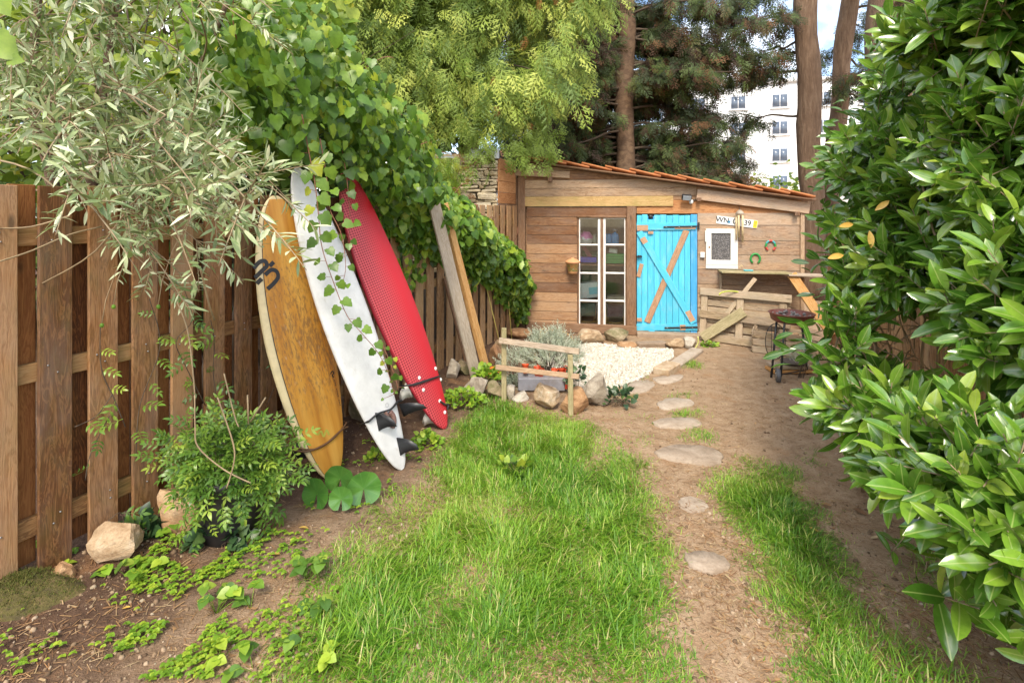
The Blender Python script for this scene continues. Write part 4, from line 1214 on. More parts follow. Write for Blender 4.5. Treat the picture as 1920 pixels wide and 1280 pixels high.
def back_fin(board, t, q, L_, depth, mat, edge=None):
    a = Vector((t*board.L, q*board.hw(t), board.rz(t)-board.th_(t)*.4))
    prof = [(0, 0), (-.18, .38), (-.42, .70), (-.72, .92), (-1.05, 1.0), (-1.0, .80), (-.93, .5), (-.95, .2), (-1.0, 0)]; V = []
    for x_, z_ in prof:
        for s_ in (-1, 1): V.append(a+Vector((x_*L_, s_*.005*(1-.5*z_)+q*.05*z_, -z_*depth)))
    n = len(prof); F = [tuple(range(0, 2*n, 2)), tuple(range(2*n-1, 0, -2))]+[(2*i, 2*i+1, 2*((i+1) % n)+1, 2*((i+1) % n)) for i in range(n)]
    mb = MB(); mb.add(V, F); return link('fin', mb.mesh('fin'), board.root, mat, board.m)
back_fin(ob, .17, .75, .12, .14, M['black']); back_fin(ob, .10, 0, .17, .2, M['black'])

# -- white board, underside out
m, nt, b = new_mat('white_gelcoat'); tc = nt.nodes.new('ShaderNodeTexCoord')
n1 = texnoise(nt, tc.outputs['Object'], 5, 7, .65)
c1 = ramp(nt, [(.35, (.55, .55, .54)), (.6, (.70, .70, .69)), (.75, (.74, .74, .74))], n1)
dn = texnoise(nt, mapping(nt, tc.outputs['Object'], (3, 9, 3)), 4, 8, .75)
c1 = mixc(nt, math_(nt, 'MULTIPLY', ramp(nt, [(.58, (0, 0, 0)), (.75, (1, 1, 1))], dn), .5), c1, (.38, .34, .27))
nt.links.new(c1, b.inputs['Base Color']); b.inputs['Roughness'].default_value = .3
M['gelcoat'] = m
tailW = G(752, 880); noseW = fpx(550, 318, .14)
wb = Board('surfboard', 'white surfboard leaning underside out on fence, with three black fins', tailW, noseW, .375, .06, FN+Vector((-.05, -.15, 0)), .5, .9, .85, .03)
wb.hull(M['gelcoat'])
fz = lambda x, y: (660+x/6.095, 680+y/6.095)
fin(wb, fz(268, 570), Vector((.0, -.35, 0)), fz(310, 780), M['black'], depth=.125)
fin(wb, fz(540, 470), Vector((0, -.75, 0)), fz(595, 615), M['black'], depth=.13)
fin(wb, fz(512, 855), Vector((0, -.5, 0)), fz(556, 1058), M['black'], depth=.12)
for r_ in (.0, .006):
    wb.cord(smooth_path([fz(*q) for q in ((195, 670-r_*900), (300, 580), (440, 530), (520, 455-r_*2500), (570, 430))]), .006, M['black'], 'strap', .012+r_)
m_p = plain('dried_brown_pouch', (.2, .11, .09), .7, 0, .3, 40)
wb.cord(smooth_path([fz(*q) for q in ((435, 560), (470, 610), (480, 680), (462, 740))]), .017, m_p, 'leash_pouch', .016, False)
wb.cord(smooth_path([fz(*q) for q in ((380, 560), (400, 600), (425, 640))]), .012, m_p, 'leash_pouch', .014, False)
wb.stroke([fz(400+18*math.cos(t), 482+22*math.sin(t)) for t in np.linspace(0, 6.28, 14)], .004, plain('grey_print', (.42, .42, .42), .5), 'printed_ring')

# -- red soft board
m, nt, b = new_mat('red_foam_deck'); tc = nt.nodes.new('ShaderNodeTexCoord'); sp = nt.nodes.new('ShaderNodeSeparateXYZ'); nt.links.new(tc.outputs['Object'], sp.inputs[0])
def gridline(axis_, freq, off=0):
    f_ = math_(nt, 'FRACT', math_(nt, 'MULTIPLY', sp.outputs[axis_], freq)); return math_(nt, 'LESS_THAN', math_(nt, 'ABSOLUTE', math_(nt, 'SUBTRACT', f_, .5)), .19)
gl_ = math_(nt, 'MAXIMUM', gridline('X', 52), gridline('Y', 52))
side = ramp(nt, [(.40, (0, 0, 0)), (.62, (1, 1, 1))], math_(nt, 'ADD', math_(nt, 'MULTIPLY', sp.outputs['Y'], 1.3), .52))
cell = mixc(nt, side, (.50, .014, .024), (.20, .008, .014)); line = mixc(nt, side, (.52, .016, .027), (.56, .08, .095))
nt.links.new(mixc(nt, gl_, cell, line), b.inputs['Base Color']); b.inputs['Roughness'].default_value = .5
M['redfoam'] = m
tailR = G(832, 803); noseR = fpx(636, 322, .12)
rb = Board('surfboard', 'red soft-top surfboard with grid texture and white plugs leaning on fence', tailR, noseR, .42, .07, FN+Vector((-.03, -.12, 0)), .5, 1.0, .85, .04)
rb.hull(plain('dark_red_skin', (.30, .015, .03), .5))
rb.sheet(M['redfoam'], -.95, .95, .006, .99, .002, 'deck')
for q in ((955, 65), (770, 172), (1013, 190), (817, 310), (1005, 437), (1062, 565)):
    c_ = rb.on(*fz(*q), .002); mb = MB().lathe([(.0, .004), (.012, .004), (.014, .0)], 14); link('plug', mb.mesh('plug', True), rb.root, M['plate'], rb.m @ Matrix.Translation(c_))
for r_ in (0, .5):
    rb.cord(smooth_path([fz(*q) for q in ((650, 255), (720, 250-20*r_), (860, 205-20*r_), (1005, 150))]), .006, M['black'], 'strap')
rb.cord(smooth_path([fz(*q) for q in ((1010, 440), (1060, 475), (1098, 480), (1090, 530))]), .008, M['black'], 'leash_loop', ends=False)
fw = plain('white_fin', (.72, .71, .66), .4)
back_fin(rb, .22, .85, .12, .10, fw); back_fin(rb, .09, .5, .11, .1, fw)

# ------------------------------------------------------------------ planks leaning on the fence
o = plank('leaning_plank', G(893, 712)+Vector((0, 0, .03)), fpx(806, 350, .36), .125, .024, FN+Vector((0, -.5, 0)), M['grey_plank'], None); tag(o, 'long pale grey plank leaning on the fence among the ivy', 'plank')
o = plank('leaning_timber', G(913, 704)+Vector((0, 0, .03)), fpx(832, 382, .34), .085, .045, FN+Vector((0, -.1, 0)), M['timber'], None); tag(o, 'long orange timber leaning beside the pale grey plank', 'plank')
o = plank('leaning_plank', G(884, 700)+Vector((0, 0, .02)), fpx(838, 520, .07), .11, .022, FN+Vector((0, -.3, 0)), M['brown'], None); tag(o, 'shorter dark brown plank leaning behind the pale grey one', 'plank')

# ------------------------------------------------------------------ rocks
def rock(label, px0, px1, pyt, pyb, mat, seed, depth=None, flat=6, name='rock', z0=-.02, group=None, tilt=0):
    base = G((px0+px1)/2, pyb); y = base.y
    w_ = (px1-px0)/960*y; h_ = (pyb-pyt)/960*y
    dp = depth or w_*.75
    if pyb-pyt < 30 and depth is None: h_ = max(.03, h_*.7)
    r_ = random.Random(seed); bm = bmesh.new(); bmesh.ops.create_icosphere(bm, subdivisions=3, radius=1)
    planes = [(Vector((r_.gauss(0, 1), r_.gauss(0, 1), r_.gauss(0, 1))).normalized(), r_.uniform(.52, .85)) for _ in range(flat+5)]
    for v in bm.verts:
        for n_, d_ in planes:
            q = v.co.dot(n_)
            if q > d_: v.co -= n_*(q-d_)
        v.co *= 1+.09*mnoise.noise(v.co*3+Vector((seed, 0, 0)))
    xs = [v.co.x for v in bm.verts]; zs = [v.co.z for v in bm.verts]; ys = [v.co.y for v in bm.verts]
    fx, fy, fz_ = w_/(max(xs)-min(xs)), dp/(max(ys)-min(ys)), (h_-z0)/(max(zs)-min(zs))
    for v in bm.verts:
        v.co = Vector(((v.co.x-(max(xs)+min(xs))/2)*fx, (v.co.y-(max(ys)+min(ys))/2)*fy, (v.co.z-min(zs))*fz_+z0))
    me_ = bpy.data.meshes.new(name); bm.to_mesh(me_); bm.free()
    for p_ in me_.polygons: p_.use_smooth = False
    o = link(name, me_, None, M[mat], Matrix.Translation(base+Vector((0, dp/2, gz(base.x, base.y)*.5))) @ Matrix.Rotation(tilt, 4, 'Y'))
    return tag(o, label, 'rock', group)
rock('broad tan rock under the left casement of the shed', 1086, 1136, 621, 648, 'rock_tan', 1, .3)
rock('greenish mossy rock beside the tan one under the shed window', 1138, 1186, 621, 645, 'rock_moss', 2, .3)
rock('thin flat brown stone at the edge of the gravel below the mossy rock', 1160, 1197, 643, 656, 'rock_brown', 3, .2)
rock('pale squared stone below the blue door', 1250, 1291, 637, 655, 'rock_tan', 4, .2)
rock('pale angular block at the corner of the door step', 1288, 1313, 636, 657, 'rock_grey', 5, .2)
rock('tall upright split stone block at the gravel bed corner', 1096, 1147, 708, 768, 'rock_grey', 6, .22, 8)
rock('orange-brown slab standing behind the right railing post', 1050, 1106, 730, 779, 'rock_brown', 7, .14, 8, tilt=.05)
rock('rounded cream boulder at the lawn edge under the railing', 1002, 1053, 731, 774, 'rock_tan', 8, .28)
rock('small pointed stone between railing posts at lawn edge', 960, 992, 738, 756, 'rock_grey', 9, .14)
rock('narrow grey stone behind the left railing post', 946, 966, 724, 752, 'rock_grey', 10, .12)
rock('pale grey boulder between the timbers and the railing', 864, 914, 714, 752, 'rock_grey', 11, .25)
rock('earthy stone next to the left railing post', 913, 948, 720, 751, 'rock_moss', 12, .2)
rock('upright pale stone beside the red surfboard', 836, 862, 676, 715, 'rock_grey', 13, .12)
rock('greenish round stone behind the upright pale stone', 850, 884, 680, 708, 'rock_moss', 14, .2)
rock('brown stone behind the foot of the orange timber', 916, 944, 650, 688, 'rock_brown', 15, .2)
rock('pale wedge stone against the fence foot behind the railing', 926, 950, 640, 672, 'rock_tan', 16, .15)
rock('large angular tan rock against the near fence boards', 144, 252, 998, 1072, 'rock_tan', 17, .16, 8, tilt=-.25)
rock('brown craggy rock half under the jasmine pot', 278, 362, 930, 1010, 'rock_brown', 18, .16, 7)
rock('dark boulder behind the amber and white surfboards', 642, 700, 748, 806, 'rock_moss', 19, .25)
rock('small reddish stone beside the moss mound at the fence foot', 84, 124, 1074, 1108, 'rock_brown', 20, .09)
rock('low brown stone in the corner of fence and shed', 950, 1000, 622, 640, 'rock_brown', 22, .3)
rock('small pale chip of stone touching the jasmine pot', 350, 378, 924, 950, 'rock_tan', 23, .08)
# moss mound
mc = G(40, 1128); mnd = thing('moss_mound', 'moss-covered mound of earth at the foot of the first fence board', 'mound', mc)
V = []; F = []; nr, ns = 12, 40
for i in range(nr+1):
    for j in range(ns):
        f = i/nr; t = 2*math.pi*j/ns; x_, y_ = f*.24*math.cos(t)*(1+.15*math.sin(3*t)), f*.15*math.sin(t)
        h_ = .075*(1-f*f)+.022*mnoise.noise(Vector((x_*14, y_*14, 3)))*(1-f)+.012*mnoise.noise(Vector((x_*40, y_*40, 8)))-.012*f
        V.append(mc+Vector((x_, y_, h_+gz(mc.x+x_, mc.y+y_))))
for i in range(nr):
    for j in range(ns): F.append((i*ns+j, i*ns+(j+1) % ns, (i+1)*ns+(j+1) % ns, (i+1)*ns+j))
mb = MB(); mb.add(V, F); mb.build('earth', stone('mossy_earth', ((.06, .045, .02, 1), (.10, .085, .022, 1), (.16, .11, .05, 1)), 22), mnd, True)
Vn = np.array([tuple(v) for v in V]); pk = RNG.integers(0, len(Vn)-ns*2, 5200); mp = Vn[pk]+RNG.normal(0, .008, (5200, 3))*np.array((1, 1, .2)); Tm = Tmpl([(0, -.15, 0), (1, 0, .1), (0, .15, 0)], [(0, 1, 2)])
me_ = scatter_mesh('moss', Tm, frames(unit(5200)*.7+np.array((0, 0, 1)), unit(5200)), RNG.uniform(.006, .014, 5200), mp, RNG.random(5200)); me_.materials.append(leafmat('moss_tuft', [(0, (.06, .075, .01)), (.6, (.12, .14, .02)), (1, (.2, .15, .05))], .8, .2)); o = link('moss', me_, mnd); o['kind'] = 'stuff'

# stepping stones: flat slabs let into the soil
def slab(label, pxs, seed, h=.014):
    pts = [G(*q) for q in pxs]; c_ = sum(pts, Vector())/len(pts); r_ = random.Random(seed)
    ring = smooth_path([tuple(p) for p in pts]+[tuple(pts[0])], 4)[:-1]; n = len(ring)
    ring = [Vector(p)+Vector((r_.uniform(-.008, .008), r_.uniform(-.008, .008), 0)) for p in ring]
    g_ = gz(c_.x, c_.y)
    V = [(p.x-c_.x, p.y-c_.y, -.05) for p in ring]+[(p.x-c_.x, p.y-c_.y, h*.6) for p in ring]+[((p.x-c_.x)*.95, (p.y-c_.y)*.95, h+r_.uniform(-.002, .002)) for p in ring]+[(0, 0, h+.001)]
    F = []
    for i in range(n):
        j = (i+1) % n; F += [(i, j, n+j, n+i), (n+i, n+j, 2*n+j, 2*n+i), (2*n+i, 2*n+j, 3*n)]
    mb = MB(); mb.add(V, F); o = link('stepping_stone', mb.mesh('stepping_stone'), None, M['slab'], Matrix.Translation((c_.x, c_.y, g_))); tag(o, label, 'stepping stone')
slab('flat stepping stone touching the corner of the white gravel', [(1172, 725), (1190, 714), (1222, 713), (1226, 724), (1205, 735), (1180, 736)], 1)
slab('broad pale flat stone between gravel edging and first stepping stone', [(1222, 712), (1250, 706), (1280, 706), (1272, 716), (1240, 721)], 2)
slab('stepping stone with grass tufts just beyond the gravel corner', [(1232, 757), (1255, 748), (1292, 750), (1300, 760), (1270, 767), (1240, 767)], 3)
slab('wide oval stepping stone in the middle of the dirt path', [(1222, 793), (1250, 786), (1300, 787), (1314, 797), (1290, 804), (1240, 803)], 4)
slab('largest pale stepping stone bordered by grass on its near side', [(1226, 847), (1265, 834), (1330, 838), (1356, 856), (1340, 873), (1280, 866), (1240, 858)], 5)
slab('small half-buried stepping stone between the two lawns', [(1270, 940), (1290, 931), (1318, 938), (1326, 955), (1300, 964), (1278, 956)], 6, .004)
slab('squarish stepping stone at the start of the dirt path', [(1284, 1042), (1320, 1038), (1358, 1050), (1364, 1072), (1335, 1078), (1292, 1066)], 7)
# gravel edging
def edging(label, p, q, w_, h_, mat, seed):
    a, b_ = G(*p), G(*q)
    o = plank('edging_slab', a+Vector((0, 0, h_/2-.02)), b_+Vector((0, 0, h_/2-.02)), w_, h_+.03, (0, 0, 1), M[mat], None, .012); tag(o, label, 'edging stone')
edging('long flat edging slab along the right side of the gravel', (1262, 690), (1308, 659), .15, .05, 'slab', 1)
edging('pale near edging block at the right corner of the gravel', (1238, 706), (1262, 692), .17, .09, 'rock_tan', 2)
edging('low brown earth-covered edging slab under the door step', (1194, 650), (1248, 648), .14, .06, 'concrete', 3)

# gravel bed
gpts = [(1075, 652), (1110, 645), (1160, 650), (1200, 655), (1262, 656), (1262, 672), (1236, 692), (1205, 710), (1165, 722), (1140, 735), (1090, 738), (1062, 720), (1020, 690), (1000, 660)]
gp_ = gpoly(gpts)
gb_ = sample_poly(gp_, 15000, 2)
pos = np.array([(x, y, gz(x, y)+.004+.012*random.random()) for x, y in gb_])
gv = []; bm = bmesh.new(); bmesh.ops.create_icosphere(bm, subdivisions=1, radius=1)
bmV = [tuple(v.co) for v in bm.verts]; bmF = [tuple(v.index for v in f.verts) for f in bm.faces]; bm.free()
T = Tmpl([tuple(c*(1+.25*math.sin(i*7+j)) for j, c in enumerate(v)) for i, v in enumerate(bmV)], bmF)
n = len(pos); S = RNG.uniform(.008, .018, (n, 1))*RNG.uniform(.6, 1.1, (n, 3))
me = scatter_mesh('gravel', T, frames(unit(n), unit(n)), S, pos, RNG.random(n))
for p_ in me.polygons: p_.use_smooth = False
M['gravel'] = leafmat('white_gravel', [(0, (.42, .37, .31)), (.5, (.58, .54, .49)), (.85, (.69, .66, .62)), (1, (.30, .24, .18))], .8, 0)
gv = link('gravel', me, None, M['gravel']); gv['kind'] = 'stuff'; tag(gv, 'bed of small white gravel in front of the shed', 'gravel')

# ------------------------------------------------------------------ railing with planter box
rl = thing('stick_railing', 'rough little railing of two stakes and two rails at the lawn edge', 'railing', G(1008, 760))
lp, rp_ = G(945, 752), G(1070, 778)
plank('stake', lp, P(945, 615, lp.y), .045, .045, (0, -1, 0), M['stick'], rl)
plank('stake', rp_, P(1069, 664, rp_.y), .042, .042, (0, -1, 0), M['stick'], rl)
ya, yb = lp.y-.035, rp_.y-.035
plank('rail', P(936, 638, ya), P(1086, 659, yb), .05, .024, (0, -1, .2), M['grey_plank'], rl)
plank('rail', P(930, 688, ya), P(1086, 706, yb), .042, .028, (0, -1, .2), M['shed_pale'], rl)
bxp = thing('planter_box', 'low grey planter trough behind the railing with a red end', 'planter', G(1020, 735))
y0 = G(1020, 733).y
me_ = bevel_box(.44, .2, .12, .008).copy(); me_.materials.append(plain('grey_trough', (.26, .26, .29), .7, dirt=((.16, .12, .09), .8))); link('trough', me_, bxp, None, Matrix.Translation(P(1015, 718, y0)+Vector((0, .05, 0))))
me_ = bevel_box(.035, .19, .2, .004).copy(); me_.materials.append(plain('red_end', (.62, .07, .03), .5)); link('end_panel', me_, bxp, None, Matrix.Translation(P(1062, 706, y0)+Vector((0, .04, 0))))
for i, (x_, y_) in enumerate(((985, 683), (1007, 687), (1014, 692), (1040, 692), (1053, 691), (1063, 684))):
    c_ = P(x_, y_+8, y0+.02)
    mb = MB().lathe([(0, -.045), (.022, -.045), (.03, .03), (.034, .032), (.034, .045), (.028, .045), (.024, .0), (0, 0)], 16)
    o = link('small_pot', mb.mesh('small_pot', True), None, M['orange_terra'], Matrix.Translation(c_) @ Matrix.Rotation(random.uniform(-.3, .3), 4, 'X')); tag(o, 'small bright orange-red pot among the silver plant', 'pot', 'small red pots in the planter')
# marigold-like orange flowers
for i, (x_, y_) in enumerate(((924, 690), (932, 696), (918, 700))):
    c_ = P(x_, y_, 5.25)
    mb = MB()
    for k in range(14):
        t = k*2.4; r_ = .012+.018*(k/14); mb.box(c_+Vector((r_*math.cos(t), r_*math.sin(t), .012*(1-k/14))), (.02, .012, .004), Matrix.Rotation(t, 3, 'Z') @ Matrix.Rotation(.5, 3, 'Y'))
    fo = thing('orange_flower', 'orange flower head beside the left railing stake', 'flower', (c_.x, c_.y, 0), 'orange flowers by the railing')
    mb.build('petals', plain('orange_petal', (.85, .22, .01), .5), fo); MB().tube([(c_.x+.02, c_.y+.02, 0), c_], .004, 5).build('stem', plain('stem_green', (.1, .17, .03), .6), fo)
# cane hoops behind the planter
for i, (xa, xb, yt) in enumerate(((1002, 1062, 622), (1020, 1085, 625), (1008, 1030, 619))):
    a, b_ = P(xa, 662, 5.6+.1*i), P(xb, 662, 5.6+.1*i); a.z = b_.z = .02; tz = P(xa, yt, 5.6+.1*i).z
    pts = [a.lerp(b_, .5)+Vector(((b_.x-a.x)/2*math.cos(t), 0, tz*math.sin(t))) for t in np.linspace(math.pi, 0, 18)]
    o = MB().tube(pts, .006, 6).build('cane_hoop', M['cane'], None, True); tag(o, 'thin bent cane hoop behind the silver plant', 'hoop', 'cane hoops in the bed')
# thin bamboo canes at the fence
for i, (a, b_) in enumerate((((940, 655), (910, 530)), ((960, 640), (945, 470)))):
    p0 = G(*a); o = MB().tube([p0, fpx(b_[0], b_[1], .06)], .006, 6).build('bamboo_cane', plain('yellow_cane', (.55, .45, .12), .5), None, True); tag(o, ('short yellow bamboo cane leaning on the far fence boards', 'tall yellow bamboo cane leaning on the fence next to the shed')[i], 'cane')

# ------------------------------------------------------------------ leaf materials
M['bark'] = stone('bark', ((.075, .045, .028, 1), (.16, .10, .06, 1), (.25, .17, .11, 1)), 5)
m, nt, b = new_mat('ridged_bark'); tc = nt.nodes.new('ShaderNodeTexCoord')
v = mapping(nt, tc.outputs['Object'], (9, 9, 1.6)); n1 = texnoise(nt, v, 2.2, 7, .7, .6); n2 = texnoise(nt, tc.outputs['Object'], 1.2, 4, .6)
nt.links.new(ramp(nt, [(.3, (.085, .05, .03)), (.5, (.19, .12, .075)), (.7, (.30, .21, .14))], math_(nt, 'ADD', math_(nt, 'MULTIPLY', n1, .8), math_(nt, 'MULTIPLY', n2, .2))), b.inputs['Base Color'])
b.inputs['Roughness'].default_value = .95; bump(nt, n1, b, 1.0, .05); M['trunk'] = m
M['dark_trunk'] = stone('dark_spruce_bark', ((.05, .03, .018, 1), (.11, .065, .038, 1), (.19, .12, .07, 1)), 6)
M['twig'] = plain('pale_twig', (.27, .20, .115), .8, 0, .3, 9)
M['redtwig'] = plain('reddish_stem', (.22, .09, .05), .7, 0, .3, 9)
M['darktwig'] = plain('dark_twig', (.085, .06, .04), .9, 0, .3, 9)
M['olive'] = leafmat('olive_leaf', [(0, (.12, .18, .065)), (.35, (.25, .33, .14)), (.7, (.44, .50, .29)), (1, (.62, .66, .48))], .42, .18, (.9, 1, .6), spec=.6)
M['vine'] = leafmat('vine_leaf', [(0, (.055, .13, .018)), (.35, (.115, .235, .026)), (.62, (.20, .34, .038)), (.82, (.34, .46, .05)), (1, (.50, .53, .06))], .36, .38)
M['bright'] = leafmat('bright_leaf', [(0, (.12, .21, .025)), (.5, (.24, .36, .04)), (.85, (.38, .46, .06)), (1, (.52, .47, .05))], .45, .42)
M['darkleaf'] = leafmat('dark_leaf', [(0, (.025, .05, .012)), (.6, (.06, .11, .022)), (1, (.13, .2, .03))], .5, .25)
M['thuja'] = leafmat('cypress_spray', [(0, (.075, .135, .018)), (.3, (.17, .26, .035)), (.65, (.29, .38, .058)), (.93, (.46, .51, .10)), (.965, (.34, .13, .03)), (1, (.30, .12, .03))], .6, .3)
M['spruce'] = leafmat('spruce_spray', [(0, (.022, .036, .01)), (.55, (.05, .085, .02)), (.85, (.10, .15, .03)), (1, (.09, .05, .02))], .65, .15)
M['deadspray'] = leafmat('dead_spray', [(0, (.035, .02, .012)), (.6, (.075, .04, .02)), (1, (.17, .08, .03))], .8, .15, (1, .8, .5))
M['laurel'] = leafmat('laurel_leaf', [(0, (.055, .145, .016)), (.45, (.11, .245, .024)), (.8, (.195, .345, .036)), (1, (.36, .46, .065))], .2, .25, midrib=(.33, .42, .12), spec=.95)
M['yellowleaf'] = leafmat('yellow_leaf', [(0, (.62, .36, .06)), (1, (.70, .48, .14))], .5, .25)
M['jasmine'] = leafmat('jasmine_leaf', [(0, (.06, .14, .022)), (.5, (.115, .23, .032)), (.85, (.21, .34, .045)), (1, (.34, .44, .06))], .38, .28)
M['ivy'] = leafmat('ivy_leaf', [(0, (.02, .05, .022)), (.7, (.045, .095, .035)), (1, (.09, .15, .04))], .38, .12)
M['clover'] = leafmat('clover_leaf', [(0, (.14, .28, .025)), (.5, (.24, .42, .035)), (1, (.40, .52, .05))], .5, .4)
M['grass'] = leafmat('grass_blade', [(0, (.085, .22, .018)), (.35, (.165, .35, .026)), (.7, (.27, .46, .04)), (.92, (.42, .53, .10)), (1, (.56, .48, .24))], .45, .38)
M['silver'] = leafmat('silver_leaf', [(0, (.32, .37, .28)), (.6, (.48, .53, .43)), (1, (.62, .65, .55))], .7, .15, (1, 1, .9))
M['litter'] = leafmat('dry_litter', [(0, (.16, .08, .04)), (.4, (.30, .16, .07)), (.75, (.38, .24, .12)), (1, (.48, .36, .22))], .8, 0)
NP = np.array
def rnd(n): return RNG.random(n)
def V3(*a): return np.array(a, float)
T_OL = blade_leaf(.19, .15, .1, shape=(.0, .8, 1.0, .7, .0))
T_LA = blade_leaf(.35, .2, .16, shape=(.03, .55, .88, 1.0, .93, .66, .05))
T_JA = None
def compound(npair=3, lw=.36):
    V = []; F = []; uv = []
    def leaf(p, d, L_):
        d = np.array(d)/np.linalg.norm(d); s = np.array((-d[1], d[0], 0)); k = len(V)
        for t, w in ((0, 0), (.4, .5), (.75, .32), (1, 0)):
            for sg in ((-1, 1) if w else (0,)):
                q = np.array(p)+d*t*L_+s*sg*w*lw*L_; V.append((q[0], q[1], q[2]-.25*t*t*L_+abs(sg)*.03)); uv.append((t, .5+.5*sg*w))
        F.extend([(k, k+1, k+2), (k+1, k+3, k+4, k+2), (k+3, k+5, k+4)])
    for i in range(npair):
        t = .2+.55*i/max(1, npair-1)
        for s in (-1, 1): leaf((t, 0, -.1*t*t), (.55, s*.85, 0), .38-.03*i)
    leaf((.78, 0, -.07), (1, 0, 0), .42)
    k = len(V); V.extend([(0, -.008, 0), (.8, -.006, -.07), (.8, .006, -.07), (0, .008, 0)]); uv.extend([(0, .4)]*4); F.append((k, k+1, k+2, k+3))
    return Tmpl(V, F, uv)
T_JA = compound(3)

def curve_pts(a, b_, sag=0, wob=.0, n=7):
    a, b_ = Vector(a), Vector(b_); out = []
    for i in range(n):
        t = i/(n-1); p = a.lerp(b_, t); p.z += -sag*4*t*(t-1)*1.0
        if 0 < i < n-1: p += Vector((random.uniform(-wob, wob), random.uniform(-wob, wob), random.uniform(-wob, wob)))
        out.append(p)
    return [Vector(q) for q in smooth_path([tuple(p) for p in out], 3)]
class Leaves:
    def __init__(s): s.p = []; s.d = []; s.n = []; s.s = []; s.r = []
    def add(s, p, d, n, sc, r=None): s.p.append(tuple(p)); s.d.append(tuple(d)); s.n.append(tuple(n)); s.s.append(sc); s.r.append(random.random() if r is None else r)
    def out(s, parent, T, mat, nparts=0, part='leaf', rest='foliage', score=None):
        p, d, n = NP(s.p), NP(s.d), NP(s.n)
        sc = None if score is None else score(p)
        return foliage(parent, T, frames(d+1e-6, n+1e-5), NP(s.s), p, NP(s.r), mat, nparts, part, rest, sc)
def rv(s=1): return Vector((random.gauss(0, s), random.gauss(0, s), random.gauss(0, s)))

# ------------------------------------------------------------------ olive tree hanging over the near fence
random.seed(21)
olive = thing('olive_tree', 'silvery olive tree with long thin branches arching over the near fence', 'olive tree', (-3.0, 3.35, 0))
tr = MB(); stems = []
for bx_, tops in (((-3.0, 3.35, 0), [(-2.75, 3.0, 3.4), (-2.35, 3.25, 3.6), (-3.3, 3.0, 3.5), (-1.75, 3.3, 3.3)]),):
    for tpt in tops:
        c_ = curve_pts(bx_, tpt, .1, .06, 7); stems.append(c_); tr.tube(c_, list(np.linspace(.055, .012, len(c_))), 8)
tr.build('trunk', M['bark'], olive, True)
br = MB(); lv = Leaves()
def lower(px): return np.interp(px, [-80, 90, 130, 200, 330, 420, 480, 560, 600], [225, 260, 480, 550, 570, 550, 480, 350, 120])
def olive_twig(a, d, L_, sz=.07):
    pts = [a+d*(L_*t)+Vector((0, 0, -.06*L_*t*t)) for t in np.linspace(0, 1, 6)]
    br.tube(pts, list(np.linspace(.0032, .0012, 6)), 4)
    nl = int(L_/.017)
    for k in range(nl):
        t = .12+.88*k/nl; i = min(4, int(t*5)); p = pts[i].lerp(pts[i+1], t*5-i); ax = (pts[i+1]-pts[i]).normalized()
        sd = ax.cross(rv()).normalized(); dd = (ax*.75+sd*.8+Vector((0, 0, .1))).normalized()
        lv.add(p, dd, Vector((0, 0, 1))+rv(.6), sz*random.uniform(.7, 1.2))
cnt = 0
while cnt < 52:
    px, py = random.uniform(-90, 600), random.uniform(-70, 580)
    if py > lower(px)-30: continue
    if px > 230 and py < 235 and random.random() < .9: continue
    if px < 320 and py < 170 and random.random() < .62: continue
    y = random.uniform(1.55, 2.75) if py > 250 else random.uniform(1.7, 3.1)
    tgt = P(px, py, y)
    if tgt.x < FX0+FK*tgt.y+.12 and tgt.z < 1.86: continue
    st = random.choice(stems); s0 = min(st[len(st)//2:], key=lambda q: abs(q.z-tgt.z-random.uniform(.1, .7)))
    if py > 280 and tgt.z < 1.7: s0 = s0+Vector((0, -.2, 0))
    c_ = curve_pts(s0, tgt, random.uniform(.1, .32), .06, 6)
    br.tube(c_, list(np.linspace(.007, .0024, len(c_))), 5)
    for k in range(11):
        i = random.randrange(len(c_)*4//9, len(c_)-1); ax = (c_[i+1]-c_[i]).normalized()
        q = c_[i]
        if q.x < FX0+FK*q.y+.05 and q.z < 1.83: continue
        olive_twig(q, (ax*.6+rv(.45)+Vector((.25, -.15, .12))).normalized(), random.uniform(.14, .34))
    olive_twig(c_[-1], (c_[-1]-c_[-2]).normalized(), .26)
    cnt += 1
ob_ = br.build('branches', M['twig'], olive, True)
lv.out(olive, T_OL, M['olive'], 300)
# long bare shoots of the olive in front of the boards
shoot = MB()
for pp_ in ([(400, 300), (270, 360), (180, 470), (82, 530), (65, 540)], [(0, 490), (60, 470), (130, 440), (190, 425)], [(375, 500), (392, 570), (402, 600)], [(130, 405), (60, 425), (0, 428)]):
    shoot.tube([P(x_, y_, 1.95+.03*i) for i, (x_, y_) in enumerate(smooth_path(pp_, 4))], .0035, 5)
shoot.build('bare_shoots', M['twig'], olive, True)
ol = Leaves(); 
for q in ((191, 610), (213, 575), (297, 575)):
    c_ = P(q[0], q[1], 1.9); bm = bmesh.new(); bmesh.ops.create_icosphere(bm, subdivisions=2, radius=.007); 
    for v in bm.verts: v.co.z *= 1.25
    me_ = bpy.data.meshes.new('olive_fruit'); bm.to_mesh(me_); bm.free(); link('olive_fruit', me_, olive, M['clover'], Matrix.Translation(c_)); shoot_ = MB().tube([c_+Vector((0, 0, .008)), c_+Vector((.006, .01, .09)), c_+Vector((.03, .03, .2)), c_+Vector((.09, .05, .34))], .0016, 4).build('fruit_stalk', M['twig'], olive)

